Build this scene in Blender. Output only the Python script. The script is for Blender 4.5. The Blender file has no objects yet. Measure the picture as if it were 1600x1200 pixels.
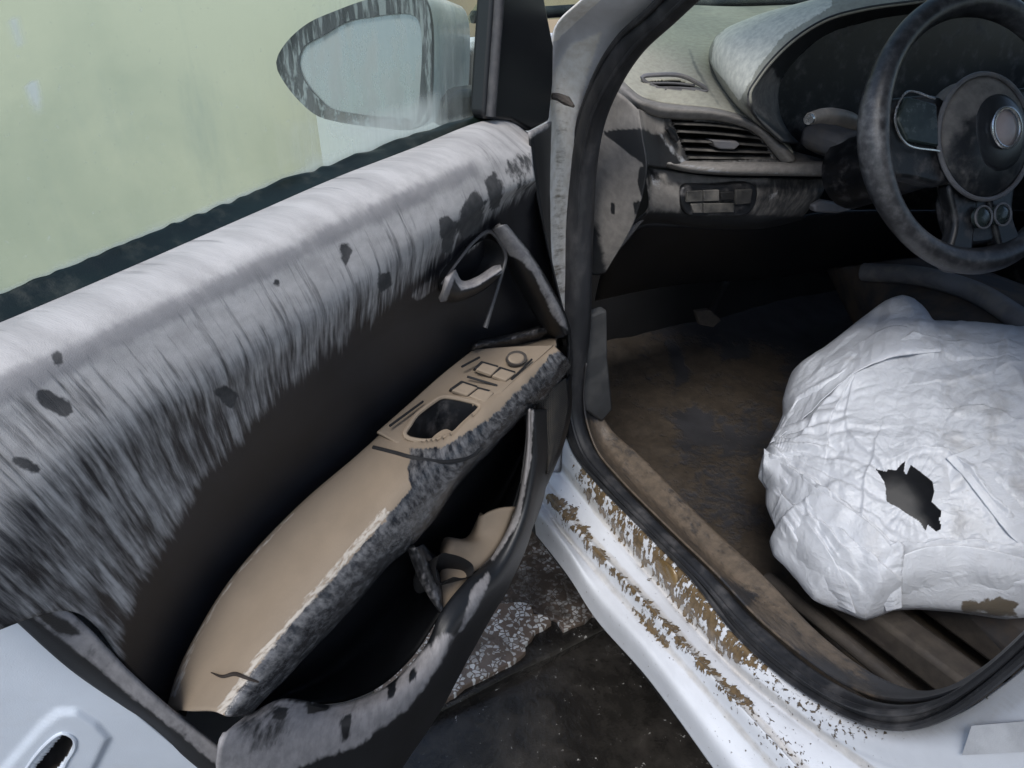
import bpy, bmesh, math, random
import numpy as np
from math import sin, cos, radians, pi
from mathutils import Vector, Matrix, noise as mnoise

sc = bpy.context.scene
C = sc.collection
random.seed(4); RNG = np.random.default_rng(4)

# ---------------------------------------------------------------- camera, sky, sun, exposure
FPX, PITCH, AZ = 1209.0, radians(30), radians(26)      # focal length in photo pixels, tilt down, turn to the right of the car's axis
CAM = np.array([-.515, -.92, 1.2])
cd = bpy.data.cameras.new('camera'); cam = bpy.data.objects.new('camera', cd); C.objects.link(cam)
cam.location = CAM; cam.rotation_euler = (pi/2 - PITCH, 0, -AZ)
cd.sensor_width = 36; cd.lens = 36*FPX/1600; cd.clip_start = .01; cd.clip_end = 500
sc.camera = cam

SUN_EL, SUN_AZ = radians(52), radians(222)              # azimuth clockwise from the car's nose
w = bpy.data.worlds.new('World'); sc.world = w; w.use_nodes = True
wn = w.node_tree.nodes; sky = wn.new('ShaderNodeTexSky'); sky.sky_type = 'NISHITA'; sky.sun_disc = False
sky.sun_elevation = SUN_EL; sky.sun_rotation = SUN_AZ; sky.air_density = 1.0; sky.dust_density = 1.2; sky.ozone_density = 1.0
w.node_tree.links.new(sky.outputs[0], wn['Background'].inputs[0]); wn['Background'].inputs[1].default_value = .095
sd = bpy.data.lights.new('sun', 'SUN'); sd.energy = 1.5; sd.angle = radians(18); sd.color = (1, .975, .94)
sun = bpy.data.objects.new('sun', sd); C.objects.link(sun)
sdir = Vector((sin(SUN_AZ)*cos(SUN_EL), cos(SUN_AZ)*cos(SUN_EL), sin(SUN_EL)))
sun.rotation_euler = sdir.to_track_quat('Z', 'Y').to_euler()
vs = sc.view_settings; vs.view_transform = 'Standard'; vs.look = 'None'; vs.exposure = 1.05; vs.gamma = 1; vs.use_curve_mapping = False
sc.render.film_transparent = False
sc.cycles.max_bounces = 6; sc.cycles.transparent_max_bounces = 8

# ---------------------------------------------------------------- measuring helpers: a photo pixel onto a real plane of the car
FW = np.array([sin(AZ)*cos(PITCH), cos(AZ)*cos(PITCH), -sin(PITCH)]); RT = np.array([cos(AZ), -sin(AZ), 0.]); UP = np.cross(RT, FW)
def ray(u, v): return FW + (u-800)/FPX*RT + (600-v)/FPX*UP
def proj(P):
    q = np.asarray(P) - CAM; z = q@FW
    return np.stack([800 + FPX*(q@RT)/z, 600 - FPX*(q@UP)/z], -1)
TH = radians(56)                                        # the door stands open by this much
DE = np.array([-sin(TH), -cos(TH), 0.]); DN = np.array([cos(TH), -sin(TH), 0.])   # along the door to its rear edge, out of its inner face
def onto(u, v, o, n):
    r = ray(u, v); return CAM + ((np.asarray(o)-CAM)@n)/(r@n)*r
def D(u, v, d=0.): return onto(u, v, DN*d, DN)
def X(u, v, x): return onto(u, v, np.array([x, 0, 0.]), np.array([1., 0, 0]))
def Y(u, v, y): return onto(u, v, np.array([0, y, 0.]), np.array([0, 1., 0]))
def Z(u, v, z): return onto(u, v, np.array([0, 0, z]), np.array([0, 0, 1.]))
def DS(s, z, d): return DE*s + DN*d + np.array([0, 0, z])
def LD(d, *p): return [D(*q, d) if len(q) == 2 else (D(*q[:2], q[2]) if q[2] < .5 else DS(q[0], q[1], d)) for q in p]
def yl(y, *p): return [Y(q[0], q[1], q[2] if len(q) > 2 else y) for q in p]
def LX(x, *p): return [X(*q, x) if len(q) == 2 else X(*q) for q in p]
def LY(y, *p): return [Y(*q, y) if len(q) == 2 else Y(*q) for q in p]
def LZ(z, *p): return [Z(*q, z) if len(q) == 2 else Z(*q) for q in p]

def spline(pts, n, closed=False):
    P = np.asarray(pts, float)
    if closed: P = np.vstack([P[-2:], P, P[:3]])
    m = len(P)
    d = np.maximum(np.linalg.norm(np.diff(P, axis=0), axis=1), 1e-6)**.5
    t = np.concatenate([[0], np.cumsum(d)])
    T = np.zeros_like(P)
    T[1:-1] = ((P[1:-1]-P[:-2])/d[:-1, None]*d[1:, None] + (P[2:]-P[1:-1])/d[1:, None]*d[:-1, None])/(d[:-1]+d[1:])[:, None] if m > 2 else 0
    T[0] = (P[1]-P[0])/d[0]; T[-1] = (P[-1]-P[-2])/d[-1]
    lo, hi = (t[2], t[m-3]) if closed else (0, t[-1])
    def ev(x):
        i = np.clip(np.searchsorted(t, x, 'right')-1, 0, m-2); h = d[i][:, None]; s = ((x-t[i])/d[i])[:, None]
        return (2*s**3-3*s**2+1)*P[i] + (s**3-2*s**2+s)*h*T[i] + (-2*s**3+3*s**2)*P[i+1] + (s**3-s**2)*h*T[i+1]
    xs = np.linspace(lo, hi, 400); Q = ev(xs)
    L = np.concatenate([[0], np.cumsum(np.linalg.norm(np.diff(Q, axis=0), axis=1))])
    return ev(np.interp(np.linspace(0, L[-1], n+1 if closed else n), L, xs))[:n]

def sd_poly(p, poly):                                   # signed distance, positive inside
    poly = np.asarray(poly, float); a = poly; b = np.roll(poly, -1, 0)
    dmin = np.full(len(p), 1e9); ins = np.zeros(len(p), bool)
    for i in range(len(a)):
        ab = b[i]-a[i]; t = np.clip(((p-a[i])@ab)/max(ab@ab, 1e-9), 0, 1)
        dmin = np.minimum(dmin, np.linalg.norm(p-a[i]-t[:, None]*ab, axis=1))
        c = (a[i, 1] > p[:, 1]) != (b[i, 1] > p[:, 1])
        if ab[1] != 0: ins ^= c & (p[:, 0] < a[i, 0] + (p[:, 1]-a[i, 1])*ab[0]/ab[1])
    return np.where(ins, dmin, -dmin)
def sd_line(p, line):
    line = np.asarray(line, float); dmin = np.full(len(p), 1e9); side = np.zeros(len(p))
    for a, b in zip(line[:-1], line[1:]):
        ab = b-a; t = np.clip(((p-a)@ab)/(ab@ab), 0, 1); q = p-a-t[:, None]*ab; d = np.linalg.norm(q, axis=1)
        m = d < dmin; dmin[m] = d[m]; side[m] = np.sign(ab[0]*(p[:, 1]-a[1])-ab[1]*(p[:, 0]-a[0]))[m]
    return dmin, side
def sst(x): x = np.clip(x, 0, 1); return x*x*(3-2*x)

# ---------------------------------------------------------------- object helpers
def link(name, me, mat, parent):
    o = bpy.data.objects.new(name, me); C.objects.link(o)
    if mat: me.materials.append(mat)
    if parent: o.parent = parent
    return o
def smooth(me, ang=None):
    me.polygons.foreach_set('use_smooth', [True]*len(me.polygons))
    if ang:
        bm = bmesh.new(); bm.from_mesh(me)
        for e in bm.edges:
            if len(e.link_faces) == 2 and e.calc_face_angle(0) > ang: e.smooth = False
        bm.to_mesh(me); bm.free()
def paint_attrs(me, V, paint, base):
    px = proj(V)
    for at in set(list(paint or {}) + list(base or {})):
        val = np.full(len(V), float((base or {}).get(at, 0.)))
        for poly, v, soft in (paint or {}).get(at, []):
            k = sst((sd_poly(px, poly)+soft)/(2*soft)); val = val*(1-k)+v*k
        a = me.attributes.new(at, 'FLOAT', 'POINT'); a.data.foreach_set('value', val.astype(np.float32))
def loft(name, lines, mat, parent, nu=80, nv=40, paint=None, base=None, holes=(), solid=.003, disp=None, cross='s', label=None, closed=False, uvf=None):
    A = np.array([spline(l, nu, closed) for l in lines])         # k, nu, 3
    if cross == 's' and len(lines) > 2: G = np.array([spline(A[:, i], nv) for i in range(nu)]).transpose(1, 0, 2)
    else:
        k = len(lines)-1; tt = np.linspace(0, k, nv); i = np.clip(tt.astype(int), 0, k-1); f = (tt-i)[:, None, None]
        G = A[i]*(1-f)+A[i+1]*f
    V = G.reshape(-1, 3).copy()
    lu = np.linalg.norm(np.diff(G, axis=1), axis=2).mean(0).sum(); lv = np.linalg.norm(np.diff(G, axis=0), axis=2).mean(1).sum()
    UV = np.stack(np.meshgrid(np.linspace(0, lu, nu), np.linspace(0, lv, nv)), -1).reshape(-1, 2)
    if uvf is not None: UV = uvf(V)
    if disp is not None:
        du = np.gradient(G, axis=1).reshape(-1, 3); dv = np.gradient(G, axis=0).reshape(-1, 3)
        n = np.cross(du, dv); n /= np.maximum(np.linalg.norm(n, axis=1), 1e-9)[:, None]
        s = np.sign(((CAM-V)*n).sum(1).mean()); V = V + n*s*disp(V, UV, proj(V))[:, None]
    idx = np.arange(nu*nv).reshape(nv, nu)
    if closed: idx = np.hstack([idx, idx[:, :1]])
    Fc = np.stack([idx[:-1, :-1], idx[:-1, 1:], idx[1:, 1:], idx[1:, :-1]], -1).reshape(-1, 4)
    c = V[Fc].mean(1)
    nn = np.cross(V[Fc[:, 2]]-V[Fc[:, 0]], V[Fc[:, 3]]-V[Fc[:, 1]])
    if (nn*(CAM-c)).sum() < 0: Fc = Fc[:, ::-1]
    for h in holes:
        Fc = Fc[sd_poly(proj(V[Fc].mean(1)), h) < 0]
    me = bpy.data.meshes.new(name); me.from_pydata(V.tolist(), [], Fc.tolist())
    uvl = me.uv_layers.new(name='UVMap'); li = np.zeros(len(me.loops), int); me.loops.foreach_get('vertex_index', li)
    uvl.data.foreach_set('uv', UV[li].ravel())
    paint_attrs(me, V, paint, base); smooth(me)
    o = link(name, me, mat, parent)
    if solid:
        md = o.modifiers.new('thickness', 'SOLIDIFY'); md.thickness = solid; md.offset = -1
    if label: o['label'] = label
    return o
def tube_mesh(path, rad, nseg=12, flat=1., closed=False, caps=True):
    P = np.asarray(path); n = len(P); R = np.broadcast_to(np.asarray(rad, float), (n,))
    T = np.gradient(P, axis=0)
    if closed: T = np.roll(P, -1, 0)-np.roll(P, 1, 0)
    T /= np.linalg.norm(T, axis=1)[:, None]
    a = np.cross(T[0], [0, 0, 1.]); a = a if np.linalg.norm(a) > .1 else np.cross(T[0], [1., 0, 0]); a /= np.linalg.norm(a)
    V = []
    for i in range(n):
        a = a-T[i]*(a@T[i]); a /= np.linalg.norm(a); b = np.cross(T[i], a)
        for k in range(nseg):
            ph = 2*pi*k/nseg; V.append(P[i]+R[i]*(cos(ph)*a+sin(ph)*b*flat))
    F = []
    for i in range(n if closed else n-1):
        j = (i+1) % n
        for k in range(nseg): F.append((i*nseg+k, i*nseg+(k+1) % nseg, j*nseg+(k+1) % nseg, j*nseg+k))
    if caps and not closed: F += [tuple(range(nseg))[::-1], tuple(range((n-1)*nseg, n*nseg))]
    return np.array(V), F
def raw(name, V, F, mat, parent, paint=None, base=None, ang=radians(40), label=None):
    me = bpy.data.meshes.new(name); me.from_pydata(np.asarray(V).tolist(), [], [tuple(int(i) for i in f) for f in F])
    paint_attrs(me, np.asarray(V), paint, base); smooth(me, ang)
    o = link(name, me, mat, parent)
    if label: o['label'] = label
    return o
def tube(name, path, rad, mat, parent, n=60, nseg=12, closed=False, flat=1., **k):
    V, F = tube_mesh(spline(path, n, closed), rad if np.isscalar(rad) else np.interp(np.linspace(0, 1, n), np.linspace(0, 1, len(rad)), rad), nseg, flat, closed)
    return raw(name, V, F, mat, parent, **k)
def edge_tube(name, ea, eb, mat, parent, n=160, nseg=14, k=1., **kw):      # a rubber profile that fills the gap between two traced edges
    A, B = spline(ea, n), spline(eb, n)
    m_ = (A+B)/2
    R = np.array([(np.linalg.norm(A-p, axis=1).min()+np.linalg.norm(B-p, axis=1).min())/2 for p in m_])
    R = np.convolve(np.pad(R, 6, 'edge'), np.ones(13)/13, 'valid'); V, F = tube_mesh(m_, R*k, nseg)
    return raw(name, V, F, mat, parent, **kw)
def slab(name, outline, thick, mat, parent, bevel=.0015, seg=2, n=0, paint=None, base=None, label=None, away=None):
    P = np.asarray(outline, float)
    if n: P = spline(P, n, True)
    c = P.mean(0); nrm = sum(np.cross(P[i]-c, P[(i+1) % len(P)]-c) for i in range(len(P))); nrm /= np.linalg.norm(nrm)
    tow = CAM-c if away is None else -np.asarray(away, float)
    if nrm@tow < 0: P = P[::-1]; nrm = -nrm
    m = len(P); V = np.vstack([P, P-nrm*thick])
    F = [tuple(range(m)), tuple(range(2*m-1, m-1, -1))]+[((i+1) % m, i, i+m, (i+1) % m+m) for i in range(m)]
    o = raw(name, V, F, mat, parent, paint, base, radians(30), label)
    if bevel:
        b = o.modifiers.new('edge', 'BEVEL'); b.width = bevel; b.segments = seg; b.limit_method = 'ANGLE'; b.angle_limit = radians(35)
    return o
def bowl(name, outline, depth, axis, mat, parent, n=48, rings=8, flat=.55, paint=None, base=None, label=None):
    P = spline(outline, n, True); c = P.mean(0); ax = np.asarray(axis, float); ax /= np.linalg.norm(ax); V = []; F = []
    for r in range(rings+1):
        t = r/rings; s = 1-.9*max(0, (t-flat))/(1-flat) if t > flat else 1-.12*t/flat
        V += list(c+(P-c)*s+ax*depth*math.sin(min(1, t/flat*.95)*pi/2))
    for r in range(rings):
        for k in range(n): F.append((r*n+k, r*n+(k+1) % n, (r+1)*n+(k+1) % n, (r+1)*n+k))
    F.append(tuple(range(rings*n, rings*n+n)))
    return raw(name, V, F, mat, parent, paint, base, radians(60), label)
def box(name, c, s, mat, parent, rot=None, bevel=.003, **k):
    V = np.array([[x, y, z] for x in (-.5, .5) for y in (-.5, .5) for z in (-.5, .5)])*np.asarray(s)
    if rot is not None: V = V@np.asarray(Matrix(rot)).T
    F = [(0, 1, 3, 2), (4, 6, 7, 5), (0, 4, 5, 1), (2, 3, 7, 6), (0, 2, 6, 4), (1, 5, 7, 3)]
    o = raw(name, V+np.asarray(c), F, mat, parent, ang=radians(30), **k)
    if bevel:
        b = o.modifiers.new('edge', 'BEVEL'); b.width = bevel; b.segments = 2
    return o

# ---------------------------------------------------------------- materials
class NT:
    def __init__(s, name):
        s.m = bpy.data.materials.new(name); s.m.use_nodes = True; s.t = s.m.node_tree; s.n = s.t.nodes; s.b = s.n['Principled BSDF']; s.cache = {}
    def new(s, typ, **k):
        x = s.n.new(typ)
        for a, v in k.items(): setattr(x, a, v)
        return x
    def set(s, sock, v):
        if isinstance(v, bpy.types.NodeSocket): s.t.links.new(v, sock)
        elif v is not None: sock.default_value = (*v, 1) if isinstance(v, tuple) and len(v) == 3 and sock.type == 'RGBA' else v
    def coord(s, kind): 
        if kind not in s.cache: s.cache[kind] = s.new('ShaderNodeTexCoord').outputs[kind]
        return s.cache[kind]
    def map(s, co, sc_, rot=(0, 0, 0), loc=(0, 0, 0)):
        m = s.new('ShaderNodeMapping'); s.t.links.new(co, m.inputs[0]); m.inputs['Scale'].default_value = sc_; m.inputs['Rotation'].default_value = rot; m.inputs['Location'].default_value = loc
        return m.outputs[0]
    def noise(s, co, scale=1., detail=5, rough=.6, dist=0.):
        x = s.new('ShaderNodeTexNoise'); s.t.links.new(co, x.inputs['Vector']); x.inputs['Scale'].default_value = scale; x.inputs['Detail'].default_value = detail
        x.inputs['Roughness'].default_value = rough; x.inputs['Distortion'].default_value = dist; return x.outputs[0]
    def math(s, op, a, b=None, c=None, clamp=False):
        x = s.new('ShaderNodeMath', operation=op, use_clamp=clamp)
        for i, v in enumerate((a, b, c)): s.set(x.inputs[i], v)
        return x.outputs[0]
    def ramp(s, v, lo, hi, a=0., b=1.):
        x = s.new('ShaderNodeMapRange', interpolation_type='SMOOTHSTEP'); s.set(x.inputs[0], v)
        for i, q in enumerate((lo, hi, a, b)): s.set(x.inputs[i+1], q)
        return x.outputs[0]
    def mix(s, f, a, b):
        x = s.new('ShaderNodeMix', data_type='RGBA'); s.set(x.inputs[0], f); s.set(x.inputs[6], a); s.set(x.inputs[7], b); return x.outputs[2]
    def mixf(s, f, a, b):
        x = s.new('ShaderNodeMix', data_type='FLOAT'); s.set(x.inputs[0], f); s.set(x.inputs[2], a); s.set(x.inputs[3], b); return x.outputs[0]
    def attr(s, name): return s.new('ShaderNodeAttribute', attribute_name=name).outputs['Fac']
    def bump(s, h, strength=.5, dist=.01):
        x = s.new('ShaderNodeBump'); x.inputs['Strength'].default_value = strength; x.inputs['Distance'].default_value = dist; s.set(x.inputs['Height'], h); return x.outputs[0]

def dirty(name, base, rough, layers=(), co='UV', grain=(900, .0002), mottle=.25, spec=.5, metal=0., coat=0.):
    """a base surface under layers of dirt or painted shade; each layer's amount is a mesh attribute (or a number) broken up by stretched noise"""
    t = NT(name); c0 = t.coord(co)
    mo = t.noise(t.map(c0, (1, 1, 1)), 14, 4)
    col = t.mix(t.ramp(mo, .3, .7), tuple(x*(1-mottle) for x in base), tuple(min(1, x*(1+mottle)) for x in base)); ro = rough
    h = t.math('MULTIPLY', t.noise(c0, grain[0], 2), grain[1]/.001)
    for i, L in enumerate(layers):
        amt = t.attr(L['a']) if isinstance(L['a'], str) else L['a']
        nz = t.noise(t.map(c0, L.get('sc', (30, 30, 30)), L.get('rot', (0, 0, 0)), (i*3.7, i*1.3, i)), 1, L.get('det', 6), L.get('nr', .62), L.get('dist', 0))
        if 'sc2' in L:
            nz = t.mixf(.45, nz, t.noise(t.map(c0, L['sc2'], (0, 0, 0), (i*5.1, 2, i)), 1, 5, .6))
        f = t.ramp(t.math('ADD', amt, t.math('MULTIPLY', t.math('SUBTRACT', nz, .5), L.get('amp', 1.)*2)), .5-L.get('soft', .1), .5+L.get('soft', .1), 0., L.get('max', 1.))
        v = t.noise(t.map(c0, L.get('csc', (60, 60, 60)), (0, 0, 0), (i, 7, 2)), 1, 6, .65)
        lc = t.mix(t.ramp(v, *L.get('cr', (.3, .7))), L['col'], L.get('col2', L['col']))
        col = t.mix(f, col, lc); ro = t.mixf(f, ro, L.get('rough', .85))
        h = t.math('ADD', h, t.math('MULTIPLY', f, L.get('h', .3)))
        if L.get('lump'): h = t.math('ADD', h, t.math('MULTIPLY', t.math('MULTIPLY', f, v), L['lump']))
    t.set(t.b.inputs['Base Color'], col); t.set(t.b.inputs['Roughness'], ro); t.b.inputs['Specular IOR Level'].default_value = spec
    t.b.inputs['Metallic'].default_value = metal; t.b.inputs['Coat Weight'].default_value = coat
    t.set(t.b.inputs['Normal'], t.bump(h, 1., .001))
    return t.m
MUD = (.225, .178, .130); MUD2 = (.18, .14, .10); DUST = (.50, .48, .465); DUST2 = (.36, .345, .335); BLK = (.008, .009, .011); WET = (.15, .105, .07)
M = {}
# black textured plastic under pale silt that ran down in streaks
M['pad'] = dirty('silted_pad', (.013, .0135, .017), .42, [
    dict(a='dust', col=DUST, col2=DUST2, sc=(88, 4.2, 1), sc2=(270, 24, 1), amp=1.1, soft=.27, h=.4, csc=(38, 45, 1), lump=.3, nr=.66, dist=.1),
    dict(a='shade_band', col=(.2, .195, .2), col2=(.26, .25, .25), sc=(45, 22, 1), sc2=(160, 30, 1), amp=.9, soft=.3, h=.0, max=.75),  # grey tone that paints the pad's turn into shade, not a dirt layer
    dict(a='smear', col=(.04, .04, .042), col2=(.085, .083, .082), sc=(55, 40, 1), sc2=(150, 110, 1), amp=.7, soft=.12, h=-.1)], grain=(1400, .0003))
M['black'] = dirty('black_plastic', BLK, .42, [dict(a='dust', col=DUST2, col2=(.2, .19, .2), sc=(35, 12, 20), sc2=(180, 90, 90), amp=.6, soft=.16, max=.9)])
M['blackobj'] = dirty('black_plastic_small', BLK, .4, [dict(a=.33, col=(.2, .19, .19), col2=(.12, .11, .11), sc=(40, 40, 40), amp=.55, soft=.2, max=.7)], co='Object')
M['tan'] = dirty('dried_mud_cover', MUD, .8, [dict(a='scrape', col=(.014, .015, .018), col2=(.15, .148, .15), sc=(60, 40, 1), sc2=(190, 120, 1), amp=.7, soft=.1, h=-.6, rough=.22, csc=(95, 60, 1), lump=1.3, cr=(.36, .70)),
    dict(a='rim', col=(.42, .38, .33), sc=(120, 300, 1), amp=.5, soft=.12, h=.3)], mottle=.07, grain=(500, .0002))
M['tanobj'] = dirty('dried_mud_small', MUD, .8, [dict(a=.22, col=(.06, .055, .05), sc=(90, 90, 90), amp=.6, soft=.1, h=-.3)], co='Object', mottle=.12)
M['greydust'] = dirty('grey_dust_plastic', BLK, .45, [dict(a='dust', col=(.25, .24, .245), col2=(.17, .165, .17), sc=(16, 10, 1), sc2=(90, 60, 1), amp=.5, soft=.12, h=.15)])
M['dash'] = dirty('dash_plastic', (.02, .021, .023), .5, [dict(a='dust', col=(.23, .215, .20), col2=(.16, .15, .14), sc=(14, 14, 1), sc2=(120, 50, 1), amp=.55, soft=.18, h=.2),
    dict(a='pale', col=(.40, .41, .43), col2=(.26, .27, .29), sc=(70, 70, 1), amp=.5, soft=.15, h=.2)])
M['dashtop'] = dirty('dash_top_silt', (.10, .10, .10), .6, [dict(a='dust', col=(.37, .36, .295), col2=(.29, .28, .235), sc=(10, 10, 1), sc2=(60, 30, 1), amp=.4, soft=.2, h=.2),
    dict(a='pale', col=(.76, .74, .64), col2=(.54, .53, .46), sc=(120, 14, 1), rot=(0, 0, .6), amp=.35, soft=.08, h=.6)], mottle=.3)
M['belt'] = dirty('wet_belt_seal', (.006, .011, .009), .35, [dict(a=.3, col=(.06, .065, .055), sc=(60, 60, 60), amp=.6, soft=.25, max=.6)], co='Object')
M['rubber'] = dirty('door_rubber', (.014, .015, .018), .5, [dict(a=.40, col=(.11, .105, .105), col2=(.055, .055, .06), sc=(26, 26, 9), amp=.55, soft=.2, max=.75)], co='Object')
M['paint'] = dirty('white_car_paint', (.62, .645, .69), .33, [
    dict(a='film', col=(.36, .35, .34), col2=(.50, .48, .45), sc=(60, 9, 1), sc2=(30, 160, 1), amp=.45, soft=.25, h=.1, max=.8),  # dirt film; on the sill it also paints groove shade
    dict(a='mud', col=(.19, .135, .075), col2=(.09, .065, .04), sc=(46, 20, 1), sc2=(150, 60, 1), amp=1.5, soft=.03, h=1.4, rough=.22, lump=.8, nr=.64, dist=.25, csc=(120, 60, 1)),
    dict(a='spot', col=(.13, .10, .07), col2=(.07, .06, .05), sc=(150, 110, 1), amp=1.1, soft=.04, h=.5, rough=.4)], coat=.3, mottle=.05, spec=.5)
M['white'] = dirty('white_door_metal', (.55, .60, .67), .3, [dict(a=.2, col=(.40, .38, .35), sc=(12, 12, 12), amp=.7, soft=.25, max=.5)], co='Object', coat=.3, mottle=.04)
M['jamb'] = dirty('jamb_paint', (.60, .605, .63), .38, [
    dict(a='film', col=(.92, .90, .86), col2=(.74, .70, .63), sc=(12, 5, 1), sc2=(150, 8, 1), amp=.5, soft=.2, h=.15),
    dict(a='mud', col=(.24, .20, .14), col2=(.16, .125, .085), sc=(90, 5, 1), sc2=(180, 40, 1), amp=.6, soft=.15, h=.4)], mottle=.12)
M['silltrim'] = dirty('muddy_trim', (.03, .03, .033), .5, [dict(a='mud', col=(.135, .105, .078), col2=(.075, .06, .046), sc=(11, 26, 1), sc2=(60, 120, 1), amp=.8, soft=.16, h=.6, lump=1.2, rough=.5)])
M['floor'] = dirty('muddy_carpet', (.022, .022, .026), .7, [dict(a='mud', col=(.056, .044, .033), col2=(.034, .027, .021), sc=(9, 9, 9), sc2=(60, 60, 60), amp=1.0, soft=.16, h=.9, lump=.9, rough=.6)], co='Object')
M['wheel'] = dirty('wheel_leather', (.018, .019, .022), .30, [dict(a=.36, col=(.30, .305, .32), col2=(.09, .092, .10), sc=(8, 8, 8), sc2=(90, 90, 90), amp=.6, soft=.3, max=.7),
    dict(a=.2, col=(.20, .165, .13), sc=(14, 14, 14), amp=.6, soft=.2, max=.6)], co='Object')
M['hub'] = dirty('wheel_hub', (.02, .022, .025), .32, [dict(a='dust', col=(.21, .19, .17), col2=(.13, .12, .11), sc=(22, 22, 22), sc2=(90, 90, 90), amp=.5, soft=.2, max=.9)], co='Object')
M['chrome'] = dirty('dull_chrome', (.6, .6, .6), .25, [dict(a=.25, col=(.3, .27, .24), sc=(90, 90, 90), amp=.6, soft=.2)], co='Object', metal=.9)
M['badge'] = dirty('badge_silt', (.36, .30, .29), .35, [dict(a=.3, col=(.5, .45, .44), sc=(60, 60, 60), amp=.5, soft=.2)], co='Object')
M['dark'] = dirty('dark_recess', (.007, .007, .008), .7, [], co='Object')
M['green'] = dirty('glossy_switch', (.02, .03, .03), .12, [dict(a=.35, col=(.10, .12, .12), sc=(60, 60, 60), amp=.5, soft=.3, max=.7)], co='Object')
M['cloth'] = dirty('dark_seat_cloth', (.05, .05, .055), .9, [dict(a=.45, col=(.12, .09, .065), sc=(12, 12, 12), amp=.5, soft=.2)], co='Object')
M['rail'] = dirty('muddy_rail', (.035, .03, .028), .5, [dict(a=.62, col=(.065, .055, .046), col2=(.04, .034, .03), sc=(22, 22, 22), amp=.6, soft=.2)], co='Object')
M['slat'] = dirty('dusty_slat', (.03, .03, .03), .5, [dict(a=.5, col=(.15, .14, .125), col2=(.10, .095, .09), sc=(25, 25, 25), amp=.5, soft=.2)], co='Object')
M['kick'] = dirty('dark_side_trim', (.04, .042, .045), .5, [dict(a=.4, col=(.07, .07, .07), sc=(25, 25, 25), amp=.5, soft=.2)], co='Object')
M['silty'] = dirty('silty_grey_plastic', (.16, .145, .13), .5, [dict(a=.45, col=(.30, .27, .235), col2=(.22, .2, .18), sc=(30, 30, 30), amp=.5, soft=.2)], co='Object')
M['grey'] = dirty('grey_plastic', (.13, .13, .14), .5, [dict(a=.4, col=(.22, .2, .185), sc=(25, 25, 25), amp=.5, soft=.2)], co='Object')
M['shell'] = dirty('mirror_shell_paint', (.80, .84, .85), .3, [dict(a=.30, col=(.32, .36, .36), sc=(45, 45, 12), amp=.6, soft=.2, max=.8)], co='Object', coat=.3)
M['rimblk'] = dirty('mirror_rim', (.016, .018, .02), .5, [dict(a=.42, col=(.22, .24, .25), sc=(150, 150, 16), amp=1.0, soft=.12, max=.9)], co='Object')
M['stick'] = dirty('twig_bark', (.018, .012, .009), .8, [], co='Object')
M['blob'] = dirty('wet_mud', (.20, .135, .06), .16, [dict(a=.4, col=(.13, .085, .04), sc=(90, 40, 60), amp=.6, soft=.2, h=.5)], co='Object', coat=.2)
M['sticker'] = dirty('faded_sticker', (.42, .43, .45), .5, [dict(a=.4, col=(.52, .53, .55), sc=(30, 30, 30), amp=.5, soft=.3)], co='Object')

def glass_mat():
    t = NT('silted_window_glass'); out = t.n['Material Output']; uv = t.coord('UV')
    tr = t.new('ShaderNodeBsdfTransparent'); tr.inputs[0].default_value = (.80, .90, .82, 1)
    df = t.new('ShaderNodeBsdfDiffuse'); df.inputs[0].default_value = (.78, .84, .78, 1)
    gl = t.new('ShaderNodeBsdfGlossy'); gl.inputs[0].default_value = (1, 1, 1, 1); gl.inputs[1].default_value = .12
    st = t.noise(t.map(uv, (90, 5, 1)), 1, 6, .65); bl = t.noise(t.map(uv, (5, 4, 1)), 1, 4, .6); fine = t.noise(uv, 160, 3)
    film = t.math('ADD', t.attr('film'), t.math('MULTIPLY', t.math('SUBTRACT', t.math('ADD', t.math('MULTIPLY', st, .7), t.math('MULTIPLY', bl, .5)), .6), .9))
    f = t.math('MAXIMUM', t.ramp(film, .0, 1.0, .02, .8), t.math('MULTIPLY', t.ramp(fine, .64, .72), .22), clamp=True)
    m1 = t.new('ShaderNodeMixShader'); t.set(m1.inputs[0], f); t.set(m1.inputs[1], tr.outputs[0]); t.set(m1.inputs[2], df.outputs[0])
    fr = t.new('ShaderNodeFresnel'); fr.inputs[0].default_value = 1.35
    m2 = t.new('ShaderNodeMixShader'); t.set(m2.inputs[0], t.math('MULTIPLY', fr.outputs[0], .5)); t.set(m2.inputs[1], m1.outputs[0]); t.set(m2.inputs[2], gl.outputs[0])
    t.set(out.inputs[0], m2.outputs[0]); return t.m
M['glass'] = glass_mat()
def clear_mat():
    t = NT('windscreen_glass'); tr = t.new('ShaderNodeBsdfTransparent'); tr.inputs[0].default_value = (.85, .92, .88, 1)
    df = t.new('ShaderNodeBsdfDiffuse'); df.inputs[0].default_value = (.4, .4, .36, 1); m = t.new('ShaderNodeMixShader')
    t.set(m.inputs[0], t.ramp(t.noise(t.coord('Object'), 9, 5), .3, .8, .05, .4)); t.set(m.inputs[1], tr.outputs[0]); t.set(m.inputs[2], df.outputs[0])
    t.set(t.n['Material Output'].inputs[0], m.outputs[0]); return t.m
M['clear'] = clear_mat()
def mirror_mat():
    t = NT('dusty_mirror_glass'); c = t.coord('Object'); f = t.ramp(t.noise(t.map(c, (60, 60, 14)), 1, 6, .65), .42, .75, .25, .7)
    t.set(t.b.inputs['Base Color'], t.mix(f, (.36, .35, .35), (.26, .26, .27))); t.set(t.b.inputs['Metallic'], t.mixf(f, 1., .1)); t.set(t.b.inputs['Roughness'], t.mixf(f, .12, .6))
    return t.m
M['mirror'] = mirror_mat()
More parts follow.
